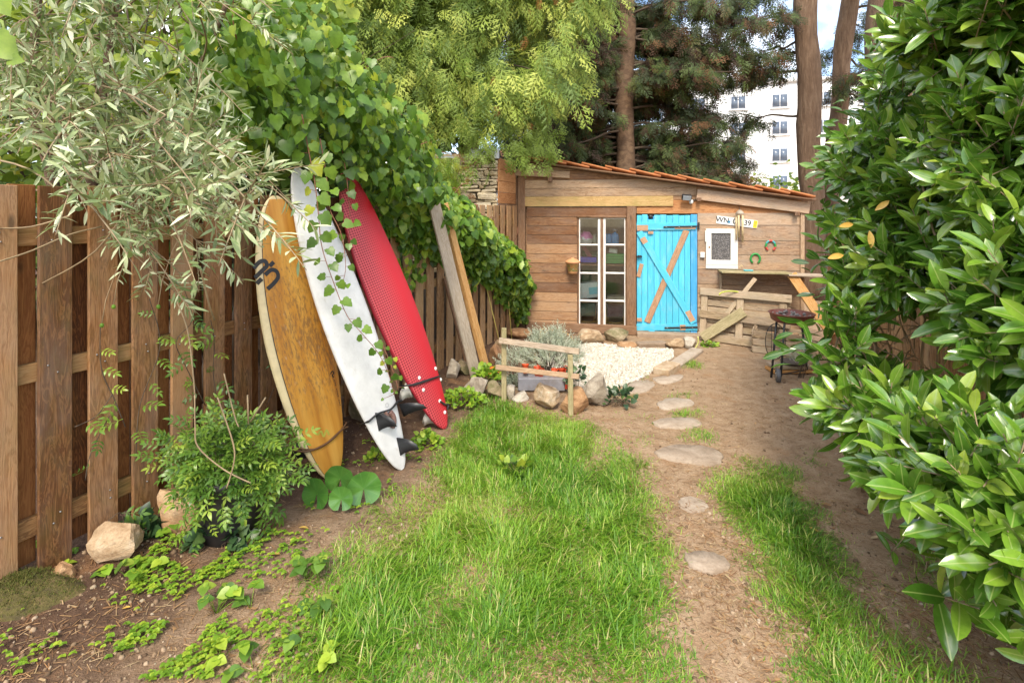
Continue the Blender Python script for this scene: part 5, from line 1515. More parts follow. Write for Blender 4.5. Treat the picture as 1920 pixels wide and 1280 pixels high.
# ------------------------------------------------------------------ bright broad-leaved shrub and dark hedge beyond the fence
random.seed(22)
shr = thing('broadleaf_shrub', 'yellow-green broad-leaved shrub crowding above the near fence', 'shrub', (-3.6, 5.0, 0))
br = MB(); lv = Leaves()
for k in range(17):
    a = Vector((-3.4+random.uniform(-.9, 1.0), 5+random.uniform(-.7, .7), 0)); e = Vector((-3.6+random.uniform(-2.6, 2.2), 4.9+random.uniform(-1., 1.0), random.uniform(2.8, 4.6)))
    if e.x > FX0+FK*e.y+.0: e.x = FX0+FK*e.y-.2
    c_ = curve_pts(a, e, .15, .1, 7); br.tube(c_, list(np.linspace(.035, .006, len(c_))), 6)
    for j in range(9):
        i = random.randrange(len(c_)//3, len(c_)-1); tw = curve_pts(c_[i], c_[i]+rv(.4)+Vector((.1, -.25, .15)), .05, .03, 4); br.tube(tw, list(np.linspace(.008, .002, len(tw))), 4)
br.build('branches', M['darktwig'], shr, True)
for k in range(8000):
    px = random.uniform(-140, 660); py = random.uniform(-130, 385-.16*px if px > 200 else 360); y = random.uniform(3.6, 5.6)
    p = P(px, py, y)
    if p.x > FX0+FK*p.y-.1 and p.z < 1.9: continue
    if mnoise.noise(p*1.7) < -.22: continue
    lv.add(p, Vector((0, -.3, -.5))+rv(.6), Vector((.2, -.7, .7))+rv(.5), random.uniform(.06, .125))
lv.out(shr, HEART, M['bright'], 120, 'leaf', 'foliage')
hd = thing('tall_hedge', 'dark green tall hedge in the neighbouring garden beyond the fence', 'hedge', (-5.5, 8.5, 0))
br = MB()
for k in range(16):
    x_ = -10+k*.62; MB().tube(curve_pts((x_, 9.4+random.uniform(-.4, .4), 0), (x_+random.uniform(-.4, .4), 9.3, 5), 0, .08, 5), .06, 6).build('stem', M['bark'], hd, True)
n = 19000
pos = np.stack([RNG.uniform(-11.5, -.9, n), RNG.normal(8.7, .75, n), RNG.uniform(.1, 6.6, n)*np.where(RNG.random(n) < .3, .42, 1)], 1)
pos = pos[(pos[:, 0] < FX0+FK*pos[:, 1]-.5) | (pos[:, 1] > 8.3)]
n = len(pos); foliage(hd, HEART, frames(unit(n)+V3(0, -.2, -.5), unit(n)+V3(.2, -1, .8)), RNG.uniform(.10, .17, n), pos, rnd(n), M['darkleaf'])

# ------------------------------------------------------------------ vine over the fence top
random.seed(23)
vine = thing('climbing_vine', 'leafy green vine spilling over the fence top above the surfboards', 'vine', fence_pt(5, 0))
lv = Leaves(); br = MB()
YS = [3.15, 3.5, 3.9, 4.45, 5.2, 5.8, 6.3, 6.8, 7.15, 7.36]
TOP = [3.05, 3.0, 2.85, 2.45, 2.02, 1.80, 1.60, 1.34, 1.20, 1.08]
BOT = [2.15, 2.0, 1.86, 1.55, 1.24, 1.02, .84, .55, .30, .2]
for k in range(7000):
    y = random.choice(YS[:-1])+random.uniform(0, .6); y = random.uniform(3.15, 7.36) if random.random() < .75 else min(y, 7.36)
    tp_z, bt = np.interp(y, YS, TOP), np.interp(y, YS, BOT)
    bt += .22*mnoise.noise(Vector((y*2.4, 0, 5))); f = random.random()**.8; z = bt+(tp_z-bt)*f
    bul = .10+.26*math.sin(math.pi*min(1, max(0, f)))+.20*mnoise.noise(Vector((y*3.1, z*3.1, 1)))
    if y > 6.9: bul *= .6
    if y < 4.9 and z > 1.68: bul += .34*min(1, (z-1.68)/.2)*min(1, (4.9-y)/.4)
    off = random.uniform(.06, max(.08, bul)) if z < 1.85 else random.uniform(-.45, bul)
    if random.random() < .5 and z < 1.9: off = bul*random.uniform(.8, 1.05)
    p = fence_pt(y, z, off)
    hb = 1-min(1, max(0, (tp_z-z)/.5))  # highlights from above put into the colour: leaves near the top are lighter
    lv.add(p, Vector((0, 0, -1))*1.0+FN*.35+rv(.4), FN*.8+Vector((0, -.3, .75))+rv(.62), random.choice((.045, .06, .07, .085, .1))*random.uniform(.85, 1.15), min(.999, random.random()*.78+.30*hb*random.random()))
# tails that reach down over the far boards
for y, zb in ((4.75, .95), (5.0, 1.05), (5.9, .8), (6.55, .55), (6.95, .25), (7.2, .18)):
    z = np.interp(y, YS, BOT)+.1; c_ = curve_pts(fence_pt(y, z, .12), fence_pt(y+random.uniform(-.1, .2), zb, .09), 0, .03, 6); br.tube(c_, .0028, 4)
    for q in c_[1:]:
        for j in range(2): lv.add(q+rv(.03), Vector((0, 0, -1))+rv(.5), FN+rv(.3)+Vector((0, -.3, .3)), random.uniform(.05, .085))
# strands in front of the white board
def strand(pxs, ys, step, sz, side=1):
    path = [P(x_, y_, yy) for (x_, y_), yy in zip(smooth_path(pxs, 6), np.interp(np.linspace(0, 1, len(smooth_path(pxs, 6))), np.linspace(0, 1, len(ys)), ys))]
    br.tube(path, list(np.linspace(.0038, .0015, len(path))), 5)
    d = 0
    for i in range(len(path)-1):
        d += (path[i+1]-path[i]).length
        while d > step:
            d -= step; side = -side; q = path[i]
            st = Vector((side*.03, -.012, .01))+rv(.008); br.tube([q, q+st], .0013, 4)
            f = i/len(path); lv.add(q+st, Vector((side*.55, -.15, -.75))+rv(.28), Vector((0.1, -1, .35))+rv(.25), sz*(1-.5*f)*random.uniform(.75, 1.2), random.choice((.1, .3, .45, .6, .97)) if f < .35 else random.uniform(.1, .6))
strand([(566, 215), (582, 300), (590, 340), (597, 400), (603, 460), (622, 520), (650, 590), (676, 622), (708, 660), (728, 700), (738, 735)], [3.2, 3.18, 3.15, 3.1, 3.08], .055, .088)
strand([(600, 260), (612, 330), (618, 390), (640, 440), (648, 500), (640, 540)], [3.25, 3.2, 3.18], .06, .085)
strand([(640, 270), (652, 350), (656, 420), (650, 480)], [3.6, 3.55, 3.5], .06, .085)
strand([(715, 640), (735, 690), (745, 730), (725, 745)], [3.2, 3.15], .03, .035)
for k in range(26):
    y = random.uniform(3.2, 7); z = np.interp(y, YS, TOP); c_ = curve_pts(fence_pt(y, z-.3, 0), fence_pt(y+random.uniform(-.5, .5), z+random.uniform(-.2, .35), random.uniform(.0, .3)), .1, .05, 5); br.tube(c_, .004, 4)
br.build('stems', M['redtwig'], vine, True)
lv.out(vine, IVY, M['vine'], 300, score=lambda p: np.abs(p[:, 1]*.9-(p-NP(fence_pt(0)))@NP(FN)*3))
# a vine shoot close to the camera, top left
nv = thing('vine_shoot', 'bright green toothed leaves of a vine shoot above the near fence', 'vine', (-1.75, 1.5, 1.7))
lv = Leaves()
for x_, y_, s_, yy, dx, dz in ((-12, -12, .062, 1.15, .6, -.8), (-14, 72, .078, 1.2, .75, -.6), (18, 112, .035, 1.2, 1, -.1)):
    lv.add(P(x_, y_, yy), Vector((dx, -.1, dz)), Vector((.15, -1, .25)), s_, .82)
MB().tube([P(-30, 300, 1.5), P(-45, 120, 1.3), P(-25, 60, 1.22), P(-14, -20, 1.16), P(-20, -80, 1.2)], .003, 5).build('stem', M['redtwig'], nv, True)
p_, d_, n_ = NP(lv.p), NP(lv.d), NP(lv.n); foliage(nv, IVY, frames(d_, n_), NP(lv.s), p_, NP([.5, .45, .4]), M['bright'], 3)

# ------------------------------------------------------------------ potted jasmine
random.seed(24)
jp = G(432, 1002); jp.x -= .0
pot = thing('plant_pot', 'black plastic pot almost hidden under the jasmine', 'pot', jp)
mb = MB().lathe([(0, 0), (.125, 0), (.15, .2), (.16, .3), (.172, .3), (.172, .34), (.155, .34), (.15, .28), (0, .27)], 28)
link('pot_body', mb.mesh('pot_body', True), pot, plain('dull_black_pot', (.035, .033, .033), .5, 0, .3), Matrix.Translation(jp))
jas = thing('jasmine_bush', 'bushy jasmine with glossy pinnate leaves growing in the black pot', 'jasmine', jp+Vector((0, 0, .27)))
br = MB(); lv = Leaves(); c0 = jp+Vector((0, 0, .30))
for k in range(115):
    d = rv(1); d.z = abs(d.z)*.8-.1; d = d.normalized(); L_ = random.uniform(.12, .31)*(1+.55*mnoise.noise(d*2.1+Vector((4, 0, 0))))*(1.35 if random.random() < .12 else 1)
    e = c0+Vector((d.x*L_*1.12, d.y*L_*.8, d.z*L_*.95+.04))
    dd = (e.x-(FX0+FK*e.y))
    if dd < .14: e.x = FX0+FK*e.y+.14
    c_ = curve_pts(c0+rv(.05), e+Vector((0, 0, -.05)), .06, .02, 5); br.tube(c_, .002, 4)
    for q in c_[4:]:
        if random.random() < .8:
            lv.add(q+rv(.02), d+rv(.6)+Vector((.1, -.3, -.25)), Vector((.15, -.5, 1))+rv(.35), random.uniform(.07, .125))
for k in range(36):     # skirts hanging over the pot
    t = random.uniform(-2.9, .3); q = jp+Vector((.2*math.cos(t), .18*math.sin(t), random.uniform(.05, .3))); lv.add(q, Vector((math.cos(t)*.4, math.sin(t)*.4, -1))+rv(.3), Vector((math.cos(t), math.sin(t)-.3, .4)), random.uniform(.07, .12))
# stems climbing over the boards
for pxs, step in (([(255, 860), (262, 760), (300, 650), (280, 560)], .07), ([(385, 760), (350, 690), (330, 640), (360, 600), (345, 540)], .05), ([(410, 780), (400, 700), (402, 640), (395, 600)], .06), ([(235, 800), (215, 750), (190, 690), (188, 610)], .08), ([(290, 950), (240, 1000), (225, 960), (180, 1000)], .06), ([(500, 760), (520, 700), (500, 640)], .3), ([(140, 800), (180, 780), (210, 740)], .09), ([(205, 780), (170, 850), (160, 900)], .12)):
    sp_ = smooth_path(pxs, 5); path = [fpx(x_, y_, .09+random.uniform(-.01, .02)) for x_, y_ in sp_]; br.tube(path, .0024, 4); d = 0
    for i in range(len(path)-1):
        d += (path[i+1]-path[i]).length
        if d > step:
            d = 0; s_ = random.choice((-1, 1)); lv.add(path[i]+FN*.01, Vector((s_*.7, -.4, -.3))+rv(.35), FN+Vector((0, -.2, .7))+rv(.25), random.uniform(.07, .12))
br.build('stems', M['darktwig'], jas, True)
pale = MB()
for pxs, yy in (([(365, 740), (366, 800), (372, 838), (420, 880), (470, 905)], 2.35), ([(408, 745), (437, 830), (438, 870), (425, 915)], 2.3), ([(330, 560), (352, 620), (362, 700), (365, 740)], 2.4), ([(420, 700), (440, 780), (448, 800)], 2.5)):
    pale.tube([P(x_, y_, yy) for x_, y_ in smooth_path(pxs, 5)], .0035, 5)
for a, b_ in (((466, 795), (464, 740)), ((470, 790), (498, 745))): pale.tube([P(*a, 2.5), P(*b_, 2.5)], .004, 6)
pale.build('pale_stems', M['twig'], jas, True)
lv.out(jas, T_JA, M['jasmine'], 220)

# ------------------------------------------------------------------ round-leaved plant by the amber board
rp0 = G(640, 945)
rpl = thing('round_leaf_plant', 'low plant with four big round glossy leaves below the amber board', 'plant', rp0)
def round_leaf(r_, seed):
    n = 44; V = [(0, 0, 0)]; uv = [(.5, .5)]; F = []
    for ring, f in enumerate((.5, 1.0)):
        for i in range(n):
            a = math.radians(12)+math.radians(336)*i/(n-1); q = f*(1+.018*math.sin(a*9+seed)-(.22*max(0, math.cos(a))**8 if f > .9 else 0)); V.append((r_*q*math.cos(a), r_*q*math.sin(a), r_*(.16*f*f+.035*math.sin(a*5+seed)*f))); uv.append((.5+.5*f*math.cos(a), .5+.5*f*math.sin(a)))
    for i in range(n-1): F += [(0, 1+i, 2+i), (1+i, 1+n+i, 2+n+i, 2+i)]
    mb = MB(); mb.add(V, F); return mb.mesh('leaf', True)
m, nt, b = new_mat('round_leaf_green'); tc = nt.nodes.new('ShaderNodeTexCoord'); sp = nt.nodes.new('ShaderNodeSeparateXYZ'); nt.links.new(tc.outputs['Object'], sp.inputs[0])
an = math_(nt, 'ARCTAN2', sp.outputs['Y'], sp.outputs['X']); vn = math_(nt, 'ABSOLUTE', math_(nt, 'SINE', math_(nt, 'MULTIPLY', an, 5.5)))
col = mixc(nt, math_(nt, 'MULTIPLY', ramp(nt, [(.0, (1, 1, 1)), (.10, (0, 0, 0))], vn), .6), ramp(nt, [(.35, (.045, .14, .022)), (.7, (.085, .21, .032))], texnoise(nt, tc.outputs['Object'], 11)), (.17, .32, .08))
nt.links.new(col, b.inputs['Base Color']); b.inputs['Roughness'].default_value = .28
for i, (x_, y_, r_, nx_, nz_) in enumerate(((638, 897, .088, -.05, .42), (594, 926, .088, -.25, .8), (682, 916, .096, .3, .7), (640, 935, .068, .0, .75))):
    yy = rp0.y-(0, .02, .02, .10)[i]; c_ = P(x_, y_, yy); mm_ = Matrix.Translation(c_) @ frame_matrix(Vector((0, -.2, -1)) if i else Vector((0, .1, -1)), Vector((nx_, -.62, nz_)))
    link('leaf', round_leaf(r_, i*2.1), rpl, m, mm_); MB().tube(curve_pts(rp0+Vector((.02*i-.03, 0, 0)), c_, .02, .005, 4), .004, 6).build('leaf_stalk', M['jasmine'], rpl, True)

# ------------------------------------------------------------------ cypress with hanging sprays above the fence and wall
random.seed(25)
thj = thing('cypress_tree', 'golden-green cypress with drooping feathery sprays behind the stone wall', 'conifer', (-.7, 8.6, 0))
tk = MB().tube([(-.7, 8.6, 0), (-.72, 8.55, 2.5), (-.65, 8.6, 7.5)], [.2, .17, .08], 12).build('trunk', M['trunk'], thj, True)
br = MB(); LV = {k: Leaves() for k in 'abc'}
low = lambda px: np.interp(px, [520, 560, 600, 680, 740, 780, 900, 960, 1010, 1050, 1090, 1110], [30, 75, 150, 205, 240, 245, 215, 205, 205, 170, 120, 20])
def hang(p, d, nsp, sc, key=None, rr_=None):
    for j in range(nsp):
        q = p+Vector((random.gauss(0, .14), random.gauss(0, .12), random.gauss(0, .15))); dd = d*.55+Vector((0, 0, -.85))+rv(.26)
        LV[key or random.choice('abc')].add(q, dd, Vector((d.x*.5, -1, .55))+rv(.4), sc*random.uniform(.7, 1.25), random.random()*.93 if rr_ is None else rr_+random.uniform(0, .01))
cnt = 0
while cnt < 520:
    px = random.uniform(500, 1120); py = random.uniform(-220, 300); y = random.uniform(6.5, 8.4)
    if py > low(px)-12: continue
    if px > 1000 and random.random() < .45: continue
    if px > 920 and 20 < py < 130 and random.random() < .5: continue
    p = P(px, py, y)
    if p.y < 7.6 and p.z < 2.35 and p.x > -.1: continue
    d = Vector((p.x+.7, p.y-8.6-.6, 0)).normalized()
    hang(p, d, random.randint(12, 20), .34); cnt += 1
    if random.random() < .3: br.tube(curve_pts((-.7, 8.55, p.z+random.uniform(.1, .6)), p, .12, .05, 5), list(np.linspace(.03, .005, 13)), 5)
for px, py, y in ((965, 262, 6.75), (978, 285, 6.8), (950, 250, 6.8), (885, 275, 6.55), (895, 300, 6.5), (880, 250, 6.6), (1015, 262, 6.9), (1005, 285, 6.9), (1020, 245, 7.0), (905, 262, 6.6), (995, 250, 6.9)):
    hang(P(px, py-10, y), Vector((.1, -.6, 0)), 12, .20, rr_=.35)
for px, py in ((870, 335), (640, 60), (985, 190), (1000, 60), (760, 250), (940, 205), (1045, 30)):
    hang(P(px, py-20, 6.7), Vector((0, -.3, 0)), 4 if px != 870 else 16, .14 if px != 870 else .14, rr_=.97)
SPR = {'a': spray(10, 3, .35, .024, .2, 1), 'b': spray(9, 3, .5, .026, .3, 2), 'c': spray(10, 2, .25, .034, .3, 3)}
for k in 'abc': LV[k].out(thj, SPR[k], M['thuja'], 0, rest='foliage')
br.build('branches', M['darktwig'], thj, True)
# yellow-green shrub sprays before the stone wall
gy_ = thing('golden_shrub', 'bright golden-green shrub between the vine and the stone wall', 'shrub', (-1.1, 6.4, 0))
LVg = Leaves(); br = MB()
for k in range(620):
    px = random.uniform(735, 862); py = random.uniform(290, 410) if px > 790 else random.uniform(300, 360); y = random.uniform(6.15, 6.6)
    p = P(px, py, y)
    if p.x > FX0+FK*p.y-.05 and p.z < 1.9: continue
    LVg.add(p, Vector((0, -.2, -1))+rv(.4), Vector((.1, -1, .5))+rv(.4), random.uniform(.1, .2), random.random())
for k in range(8): MB().tube(curve_pts((-1.2+.05*k, 6.5, 0), P(760+15*k, 300, 6.4), .1, .05, 5), .008, 5).build('stem', M['darktwig'], gy_, True)
LVg.out(gy_, SPR['b'], M['bright'])

# ------------------------------------------------------------------ tall conifers behind the shed
def conifer(name, label, base, top, r0, r1, nl, zlo, zhi, Lmax, dens, seed, lean=0, mix=.2, azr=(0, 360), spr=.30):
    random.seed(seed); t_ = thing(name, label, 'conifer', base); b0, b1 = Vector(base), Vector(top)
    n = 24; pts = [b0.lerp(b1, i/(n-1))+Vector((.03*math.sin(i*.9+seed), 0, 0)) for i in range(n)]
    mb = MB().tube(pts, [r0+(r1-r0)*i/(n-1)+random.uniform(-.012, .012) for i in range(n)], 14); mb.build('trunk', M['trunk' if name == 'pine_tree' else 'dark_trunk'], t_, True)
    br = MB(); la, lb = Leaves(), Leaves()
    for k in range(nl):
        z = random.uniform(zlo, zhi); f = (z-b0.z)/(b1.z-b0.z); o_ = b0.lerp(b1, f); az = math.radians(random.uniform(*azr)); L_ = random.uniform(.45, 1)*Lmax
        e = o_+Vector((math.sin(az)*L_, -math.cos(az)*L_, random.uniform(-.45, .25)*L_*.6))
        c_ = curve_pts(o_, e, random.uniform(-.05, .18), .06, 6); br.tube(c_, list(np.linspace(.032, .005, len(c_))), 5)
        for j in range(int(dens*L_)):
            i = random.randrange(len(c_)//5, len(c_)-1); ax = (c_[i+1]-c_[i]).normalized(); sd = (ax.cross(Vector((0, 0, 1)))*random.choice((-1, 1))+ax*.5+rv(.25)).normalized(); tl = random.uniform(.2, .6)
            w_ = curve_pts(c_[i], c_[i]+sd*tl+Vector((0, 0, -.25*tl)), .03, .02, 4); br.tube(w_, list(np.linspace(.006, .0015, len(w_))), 3, cap=False)
            for q in w_[2::2]:
                for _ in range(2):
                    (lb if random.random() < mix else la).add(q+rv(.03), sd*.5+Vector((0, 0, -.6))+rv(.4), Vector((0, -1, .4))+rv(.5), spr*random.uniform(.6, 1.25))
    br.build('branches', M['darktwig'], t_, True)
    la.out(t_, SPR['a'], M['spruce'], 0, rest='foliage'); lb.out(t_, SPR['c'], M['deadspray'], 0, rest='dead_foliage')
conifer('spruce_tree', 'dark spruce with straight trunk and bare drooping branches behind the shed roof', (2.28, 10.5, 0), (2.36, 10.5, 8.5), .21, .16, 112, 2.1, 7.6, 3.0, 8.5, 1, mix=.3, azr=(50, 310))
conifer('spruce_tree', 'shadowy conifer in the gap between the cypress and the dark spruce', (.95, 11.6, 0), (1.0, 11.6, 8), .15, .08, 60, 1.8, 7.2, 1.8, 9, 2, mix=.5)
conifer('pine_tree', 'straight thick brown conifer trunk rising beyond the low end of the shed', (6.02, 10.2, 0), (5.80, 10.2, 8.0), .225, .20, 13, 3.6, 8, 2.2, 7, 3, mix=.2, azr=(200, 330))
conifer('pine_tree', 'slimmer leaning conifer trunk beside the thick brown trunk', (6.55, 10.9, 0), (7.35, 10.9, 8.0), .19, .16, 10, 3.8, 8, 2.2, 7, 4, mix=.25, azr=(-90, 180))
conifer('pine_tree', 'massive conifer trunk rising out of the top of the laurel', (6.2, 8.4, 0), (6.15, 8.4, 7.5), .34, .28, 7, 4.6, 7, 2.0, 6, 5, azr=(-60, 60))
conifer('pine_tree', 'second massive trunk close behind the largest one above the laurel', (7.05, 8.7, 0), (7.05, 8.7, 7.5), .2, .18, 5, 4.6, 7, 2.0, 6, 6, azr=(-60, 60))
conifer('spruce_tree', 'low dark conifer boughs between shed roof and white building', (4.3, 13.0, 0), (4.3, 13, 4.4), .10, .03, 30, 1.9, 4.3, 1.7, 8, 7, mix=.3)
# yellow-green tree far behind the shed end
fs = thing('garden_shrub', 'light yellow-green shrub behind the low end of the shed roof', 'shrub', (7.4, 14.0, 0))
MB().tube([(7.4, 14, 0), (7.4, 14, 1.8)], .06, 6).build('trunk', M['bark'], fs, True)
n = 1600; pos = NP((7.4, 14.0, 1.8))+RNG.normal(size=(n, 3))*NP((.7, .5, .42)); foliage(fs, HEART, frames(unit(n), unit(n)+V3(0, -.6, .8)), RNG.uniform(.07, .13, n), pos, rnd(n), M['bright'])

# ------------------------------------------------------------------ far buildings
wbld = thing('apartment_building', 'white rendered apartment block with small double windows behind the trees', 'building', (30, 52, 0))
bx0, by0, bd = Vector((16.5, 54.0, 0)), Vector((46, 47.0, 0)), 12
bdir = (by0-bx0).normalized(); bn = Vector((bdir.y, -bdir.x, 0)); bn = bn if bn.y < 0 else -bn; bL = (by0-bx0).length; bH = 15.0
BM_ = Matrix.Translation(bx0) @ Matrix(((bdir.x, -bn.x, 0, 0), (bdir.y, -bn.y, 0, 0), (0, 0, 1, 0), (0, 0, 0, 1)))
M['render'] = plain('white_render', (.80, .80, .79), .9, 0, .04, .4)
link('wall', MB().box((bL/2, bd/2, bH/2), (bL, bd, bH)).mesh('wall'), wbld, M['render'], BM_)
link('parapet', MB().box((bL/2, bd/2, bH+.18), (bL+.5, bd+.5, .35)).mesh('parapet'), wbld, plain('grey_parapet', (.6, .6, .6), .8), BM_)
wg = plain('far_window_glass', (.10, .13, .18), .12, 0, .2, 1); wf = plain('far_window_frame', (.66, .67, .7), .6)
def bld_px(px, py):
    o_ = BM_.inverted() @ Vector((0, 0, H)); d_ = BM_.inverted().to_3x3() @ Vector(((px-960)/960, 1, -(py-405)/960)); return o_+d_*(-o_.y/d_.y)
cw = bld_px(1462, 189)
for ci in range(-2, 7):
    for fi in range(-4, 2):
        x_ = cw.x+ci*3.9; z_ = cw.z+fi*2.72
        if not (.8 < x_ < bL-.8 and 1.2 < z_ < bH-.9): continue
        wn_ = link('window', MB().box((0, 0, 0), (1.5, .10, 1.42)).mesh('window'), wbld, wf, BM_ @ Matrix.Translation((x_, -.03, z_)))
        for s_ in (-1, 1): link('pane', MB().box((0, 0, 0), (.62, .04, 1.22)).mesh('pane'), wn_, wg, BM_ @ Matrix.Translation((x_+s_*.35, -.075, z_)))
        link('window_sill', MB().box((0, 0, 0), (1.9, .2, .1)).mesh('window_sill'), wn_, M['render'], BM_ @ Matrix.Translation((x_, -.1, z_-.78)))
hs = thing('tiled_house', 'low house with a reddish tiled roof seen between the spruce branches', 'building', (8, 25, 0))
M['farroof'] = plain('far_roof_tile', (.42, .19, .12), .9, 0, .25, 5, dirt=((.3, .2, .15), .5))
hx0, hx1, hy, hz0, hz1 = -1.0, 10.6, 23.5, 2.9, 5.1
mb = MB().box(((hx0+hx1)/2, hy+3.2, hz0/2), (hx1-hx0-.4, 6, hz0)); mb.build('wall', M['render'], hs)
for s_ in (0, 1):
    nrow = 9
    for r_ in range(nrow):
        f0, f1 = r_/nrow, (r_+1)/nrow; ya_ = hy-.2+3.4*f0 if s_ == 0 else hy+6.6-3.4*f0; yb_ = hy-.2+3.4*f1 if s_ == 0 else hy+6.6-3.4*f1
        za_, zb_ = hz0+(hz1-hz0)*f0+.05, hz0+(hz1-hz0)*f1
        mb = MB(); mb.add([(hx0, ya_, za_), (hx1, ya_, za_), (hx1, yb_, zb_), (hx0, yb_, zb_), (hx0, ya_, za_-.08), (hx1, ya_, za_-.08), (hx1, yb_, zb_-.08), (hx0, yb_, zb_-.08)], [(0, 1, 2, 3), (7, 6, 5, 4), (0, 4, 5, 1), (2, 6, 7, 3), (1, 5, 6, 2), (0, 3, 7, 4)]); mb.build('tile_course', M['farroof'], hs)
mb = MB(); 
for x_ in (hx0+.2, hx1-.2): mb.add([(x_, hy, hz0), (x_, hy+6.4, hz0), (x_, hy+3.2, hz1-.1)], [(0, 1, 2)])
mb.build('gable', M['render'], hs)

# ------------------------------------------------------------------ laurel hedge
random.seed(26)
lau = thing('laurel_hedge', 'large cherry laurel hedge with glossy leaves along the right side', 'laurel', (2.9, 3.0, 0))
BL = [((2.95, 3.5, 1.95), (1.03, 1.0, 1.15)), ((1.95, 2.98, .84), (.44, .45, .42)), ((2.45, 3.35, 1.25), (.62, .6, .40)), ((1.68, 1.72, .72), (.40, .42, .36)), ((2.05, 1.95, 1.30), (.36, .45, .40)),
      ((2.35, 2.25, 1.95), (.50, .5, .50)), ((2.45, 2.4, 2.6), (.62, .6, .45)), ((1.85, 1.45, .45), (.35, .35, .25)), ((1.66, 2.3, .74), (.30, .34, .28)), ((2.5, 2.75, 1.5), (.6, .6, .6)), ((2.1, 1.35, 1.1), (.45, .4, .5))]
def inside(p, k, s=.86):
    for i, (c_, r_) in enumerate(BL):
        if i == k: continue
        if sum(((p[j]-c_[j])/r_[j])**2 for j in range(3)) < s*s: return True
    return False
lv = Leaves(); br = MB(); yl = Leaves()
def whorl(p, d, n, sz, keep=1, r0=None):
    d = d.normalized(); st = p-d*(.16+.02*n); br.tube([st, p], [.003, .002], 5); a = random.uniform(0, 6)
    u_ = d.cross(Vector((.3, .1, 1))).normalized(); w_ = d.cross(u_)
    for k in range(n):
        f = k/n; a += 2.4; o_ = st.lerp(p, .25+.75*f); sd = u_*math.cos(a)+w_*math.sin(a)
        dd = (sd*(1.05-.6*f)+d*(.35+.75*f)+Vector((0, 0, .08))).normalized(); nn = d*(1.0-.3*f)-sd*.5+Vector((0, 0, .5))+rv(.16)
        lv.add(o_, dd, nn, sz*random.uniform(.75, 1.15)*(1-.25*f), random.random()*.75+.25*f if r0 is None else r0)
cnt = 0
while cnt < 1650:
    k = random.choices(range(len(BL)), [r_[0]*r_[1]+r_[0]*r_[2] for c_, r_ in BL])[0]; c_, r_ = BL[k]; d = rv().normalized()
    if d.y > .45 and random.random() < .6: continue
    f = random.uniform(.72, 1.05); p = Vector((c_[0]+d.x*r_[0]*f, c_[1]+d.y*r_[1]*f, c_[2]+d.z*r_[2]*f))
    if inside(p, k) or p.z < .22 or p.y < .85: continue
    u = 960+960*p.x/p.y; v_ = 405+960*(H-p.z)/p.y
    if 1625 < u < 1770 and 575 < v_ < 715 and p.y < 4: continue
    if u < np.interp(v_, [0, 100, 200, 300, 400, 500, 600, 700, 760, 850], [1680, 1650, 1615, 1575, 1565, 1595, 1605, 1585, 1550, 1560])+random.gauss(-8, 30): continue
    nrm = Vector((d.x/r_[0], d.y/r_[1], d.z/r_[2])).normalized()
    whorl(p, nrm+Vector((-.1, -.25, .32))+rv(.28), random.randint(9, 13), random.uniform(.135, .185)); cnt += 1
# inner mass so that no light shines through
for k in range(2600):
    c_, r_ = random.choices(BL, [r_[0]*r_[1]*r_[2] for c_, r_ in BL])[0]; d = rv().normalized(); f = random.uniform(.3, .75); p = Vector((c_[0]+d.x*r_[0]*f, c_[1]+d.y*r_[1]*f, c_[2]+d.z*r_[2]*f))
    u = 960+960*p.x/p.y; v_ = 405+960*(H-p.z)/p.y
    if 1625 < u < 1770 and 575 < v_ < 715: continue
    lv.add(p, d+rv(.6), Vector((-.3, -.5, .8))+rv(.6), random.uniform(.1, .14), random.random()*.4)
for x_, y_ in ((1700, 1000), (1740, 1030), (1720, 960)):                # young shoot on the ground
    q = P(x_, y_, 2.35); q.z = max(q.z, .12); whorl(q, Vector((-.2, -.3, 1))+rv(.2), 7, .11)
# stems
for k in range(34):
    c_, r_ = random.choice(BL[:7]); a = Vector((max(c_[0]+.15, 2.0)+random.uniform(0, .5), c_[1]+random.uniform(-.1, .4), 0)); e = Vector(c_)+rv(.2)
    cc = curve_pts(a, e, .05, .05, 6); br.tube(cc, list(np.linspace(.011, .004, len(cc))), 6)
for k in range(46):
    q = P(random.uniform(1590, 1800), random.uniform(560, 720), random.uniform(2.9, 3.7)); cc = curve_pts(q, q+Vector((random.uniform(-.3, .35), random.uniform(-.3, .2), random.uniform(-.2, .3))), .02, .03, 4); br.tube(cc, .0035, 4)
br.build('stems', M['twig'], lau, True)
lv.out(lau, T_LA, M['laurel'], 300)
for x_, y_, yy, s_, dx, dz in ((1608, 738, 2.55, .10, .1, -.9), (1612, 772, 2.5, .07, -.8, .1), (1626, 790, 2.45, .1, -.15, -1), (1641, 790, 2.45, .105, .2, -1), (1605, 808, 2.5, .06, -.6, -.4), (1640, 395, 2.5, .08, .7, .6), (1600, 420, 2.6, .08, -.9, -.1), (1630, 432, 2.5, .085, 0, -1), (1582, 478, 2.6, .09, -.9, -.1), (1625, 498, 2.6, .05, 0, -1), (1580, 738, 2.6, .09, -.9, 0)):
    yl.add(P(x_, y_, yy+.25 if y_ < 520 else yy), Vector((dx, -.25, dz)), Vector((0, -1, .4))+rv(.2), s_*1.1)
yl.out(lau, T_LA, M['yellowleaf'], 20, 'yellow_leaf')

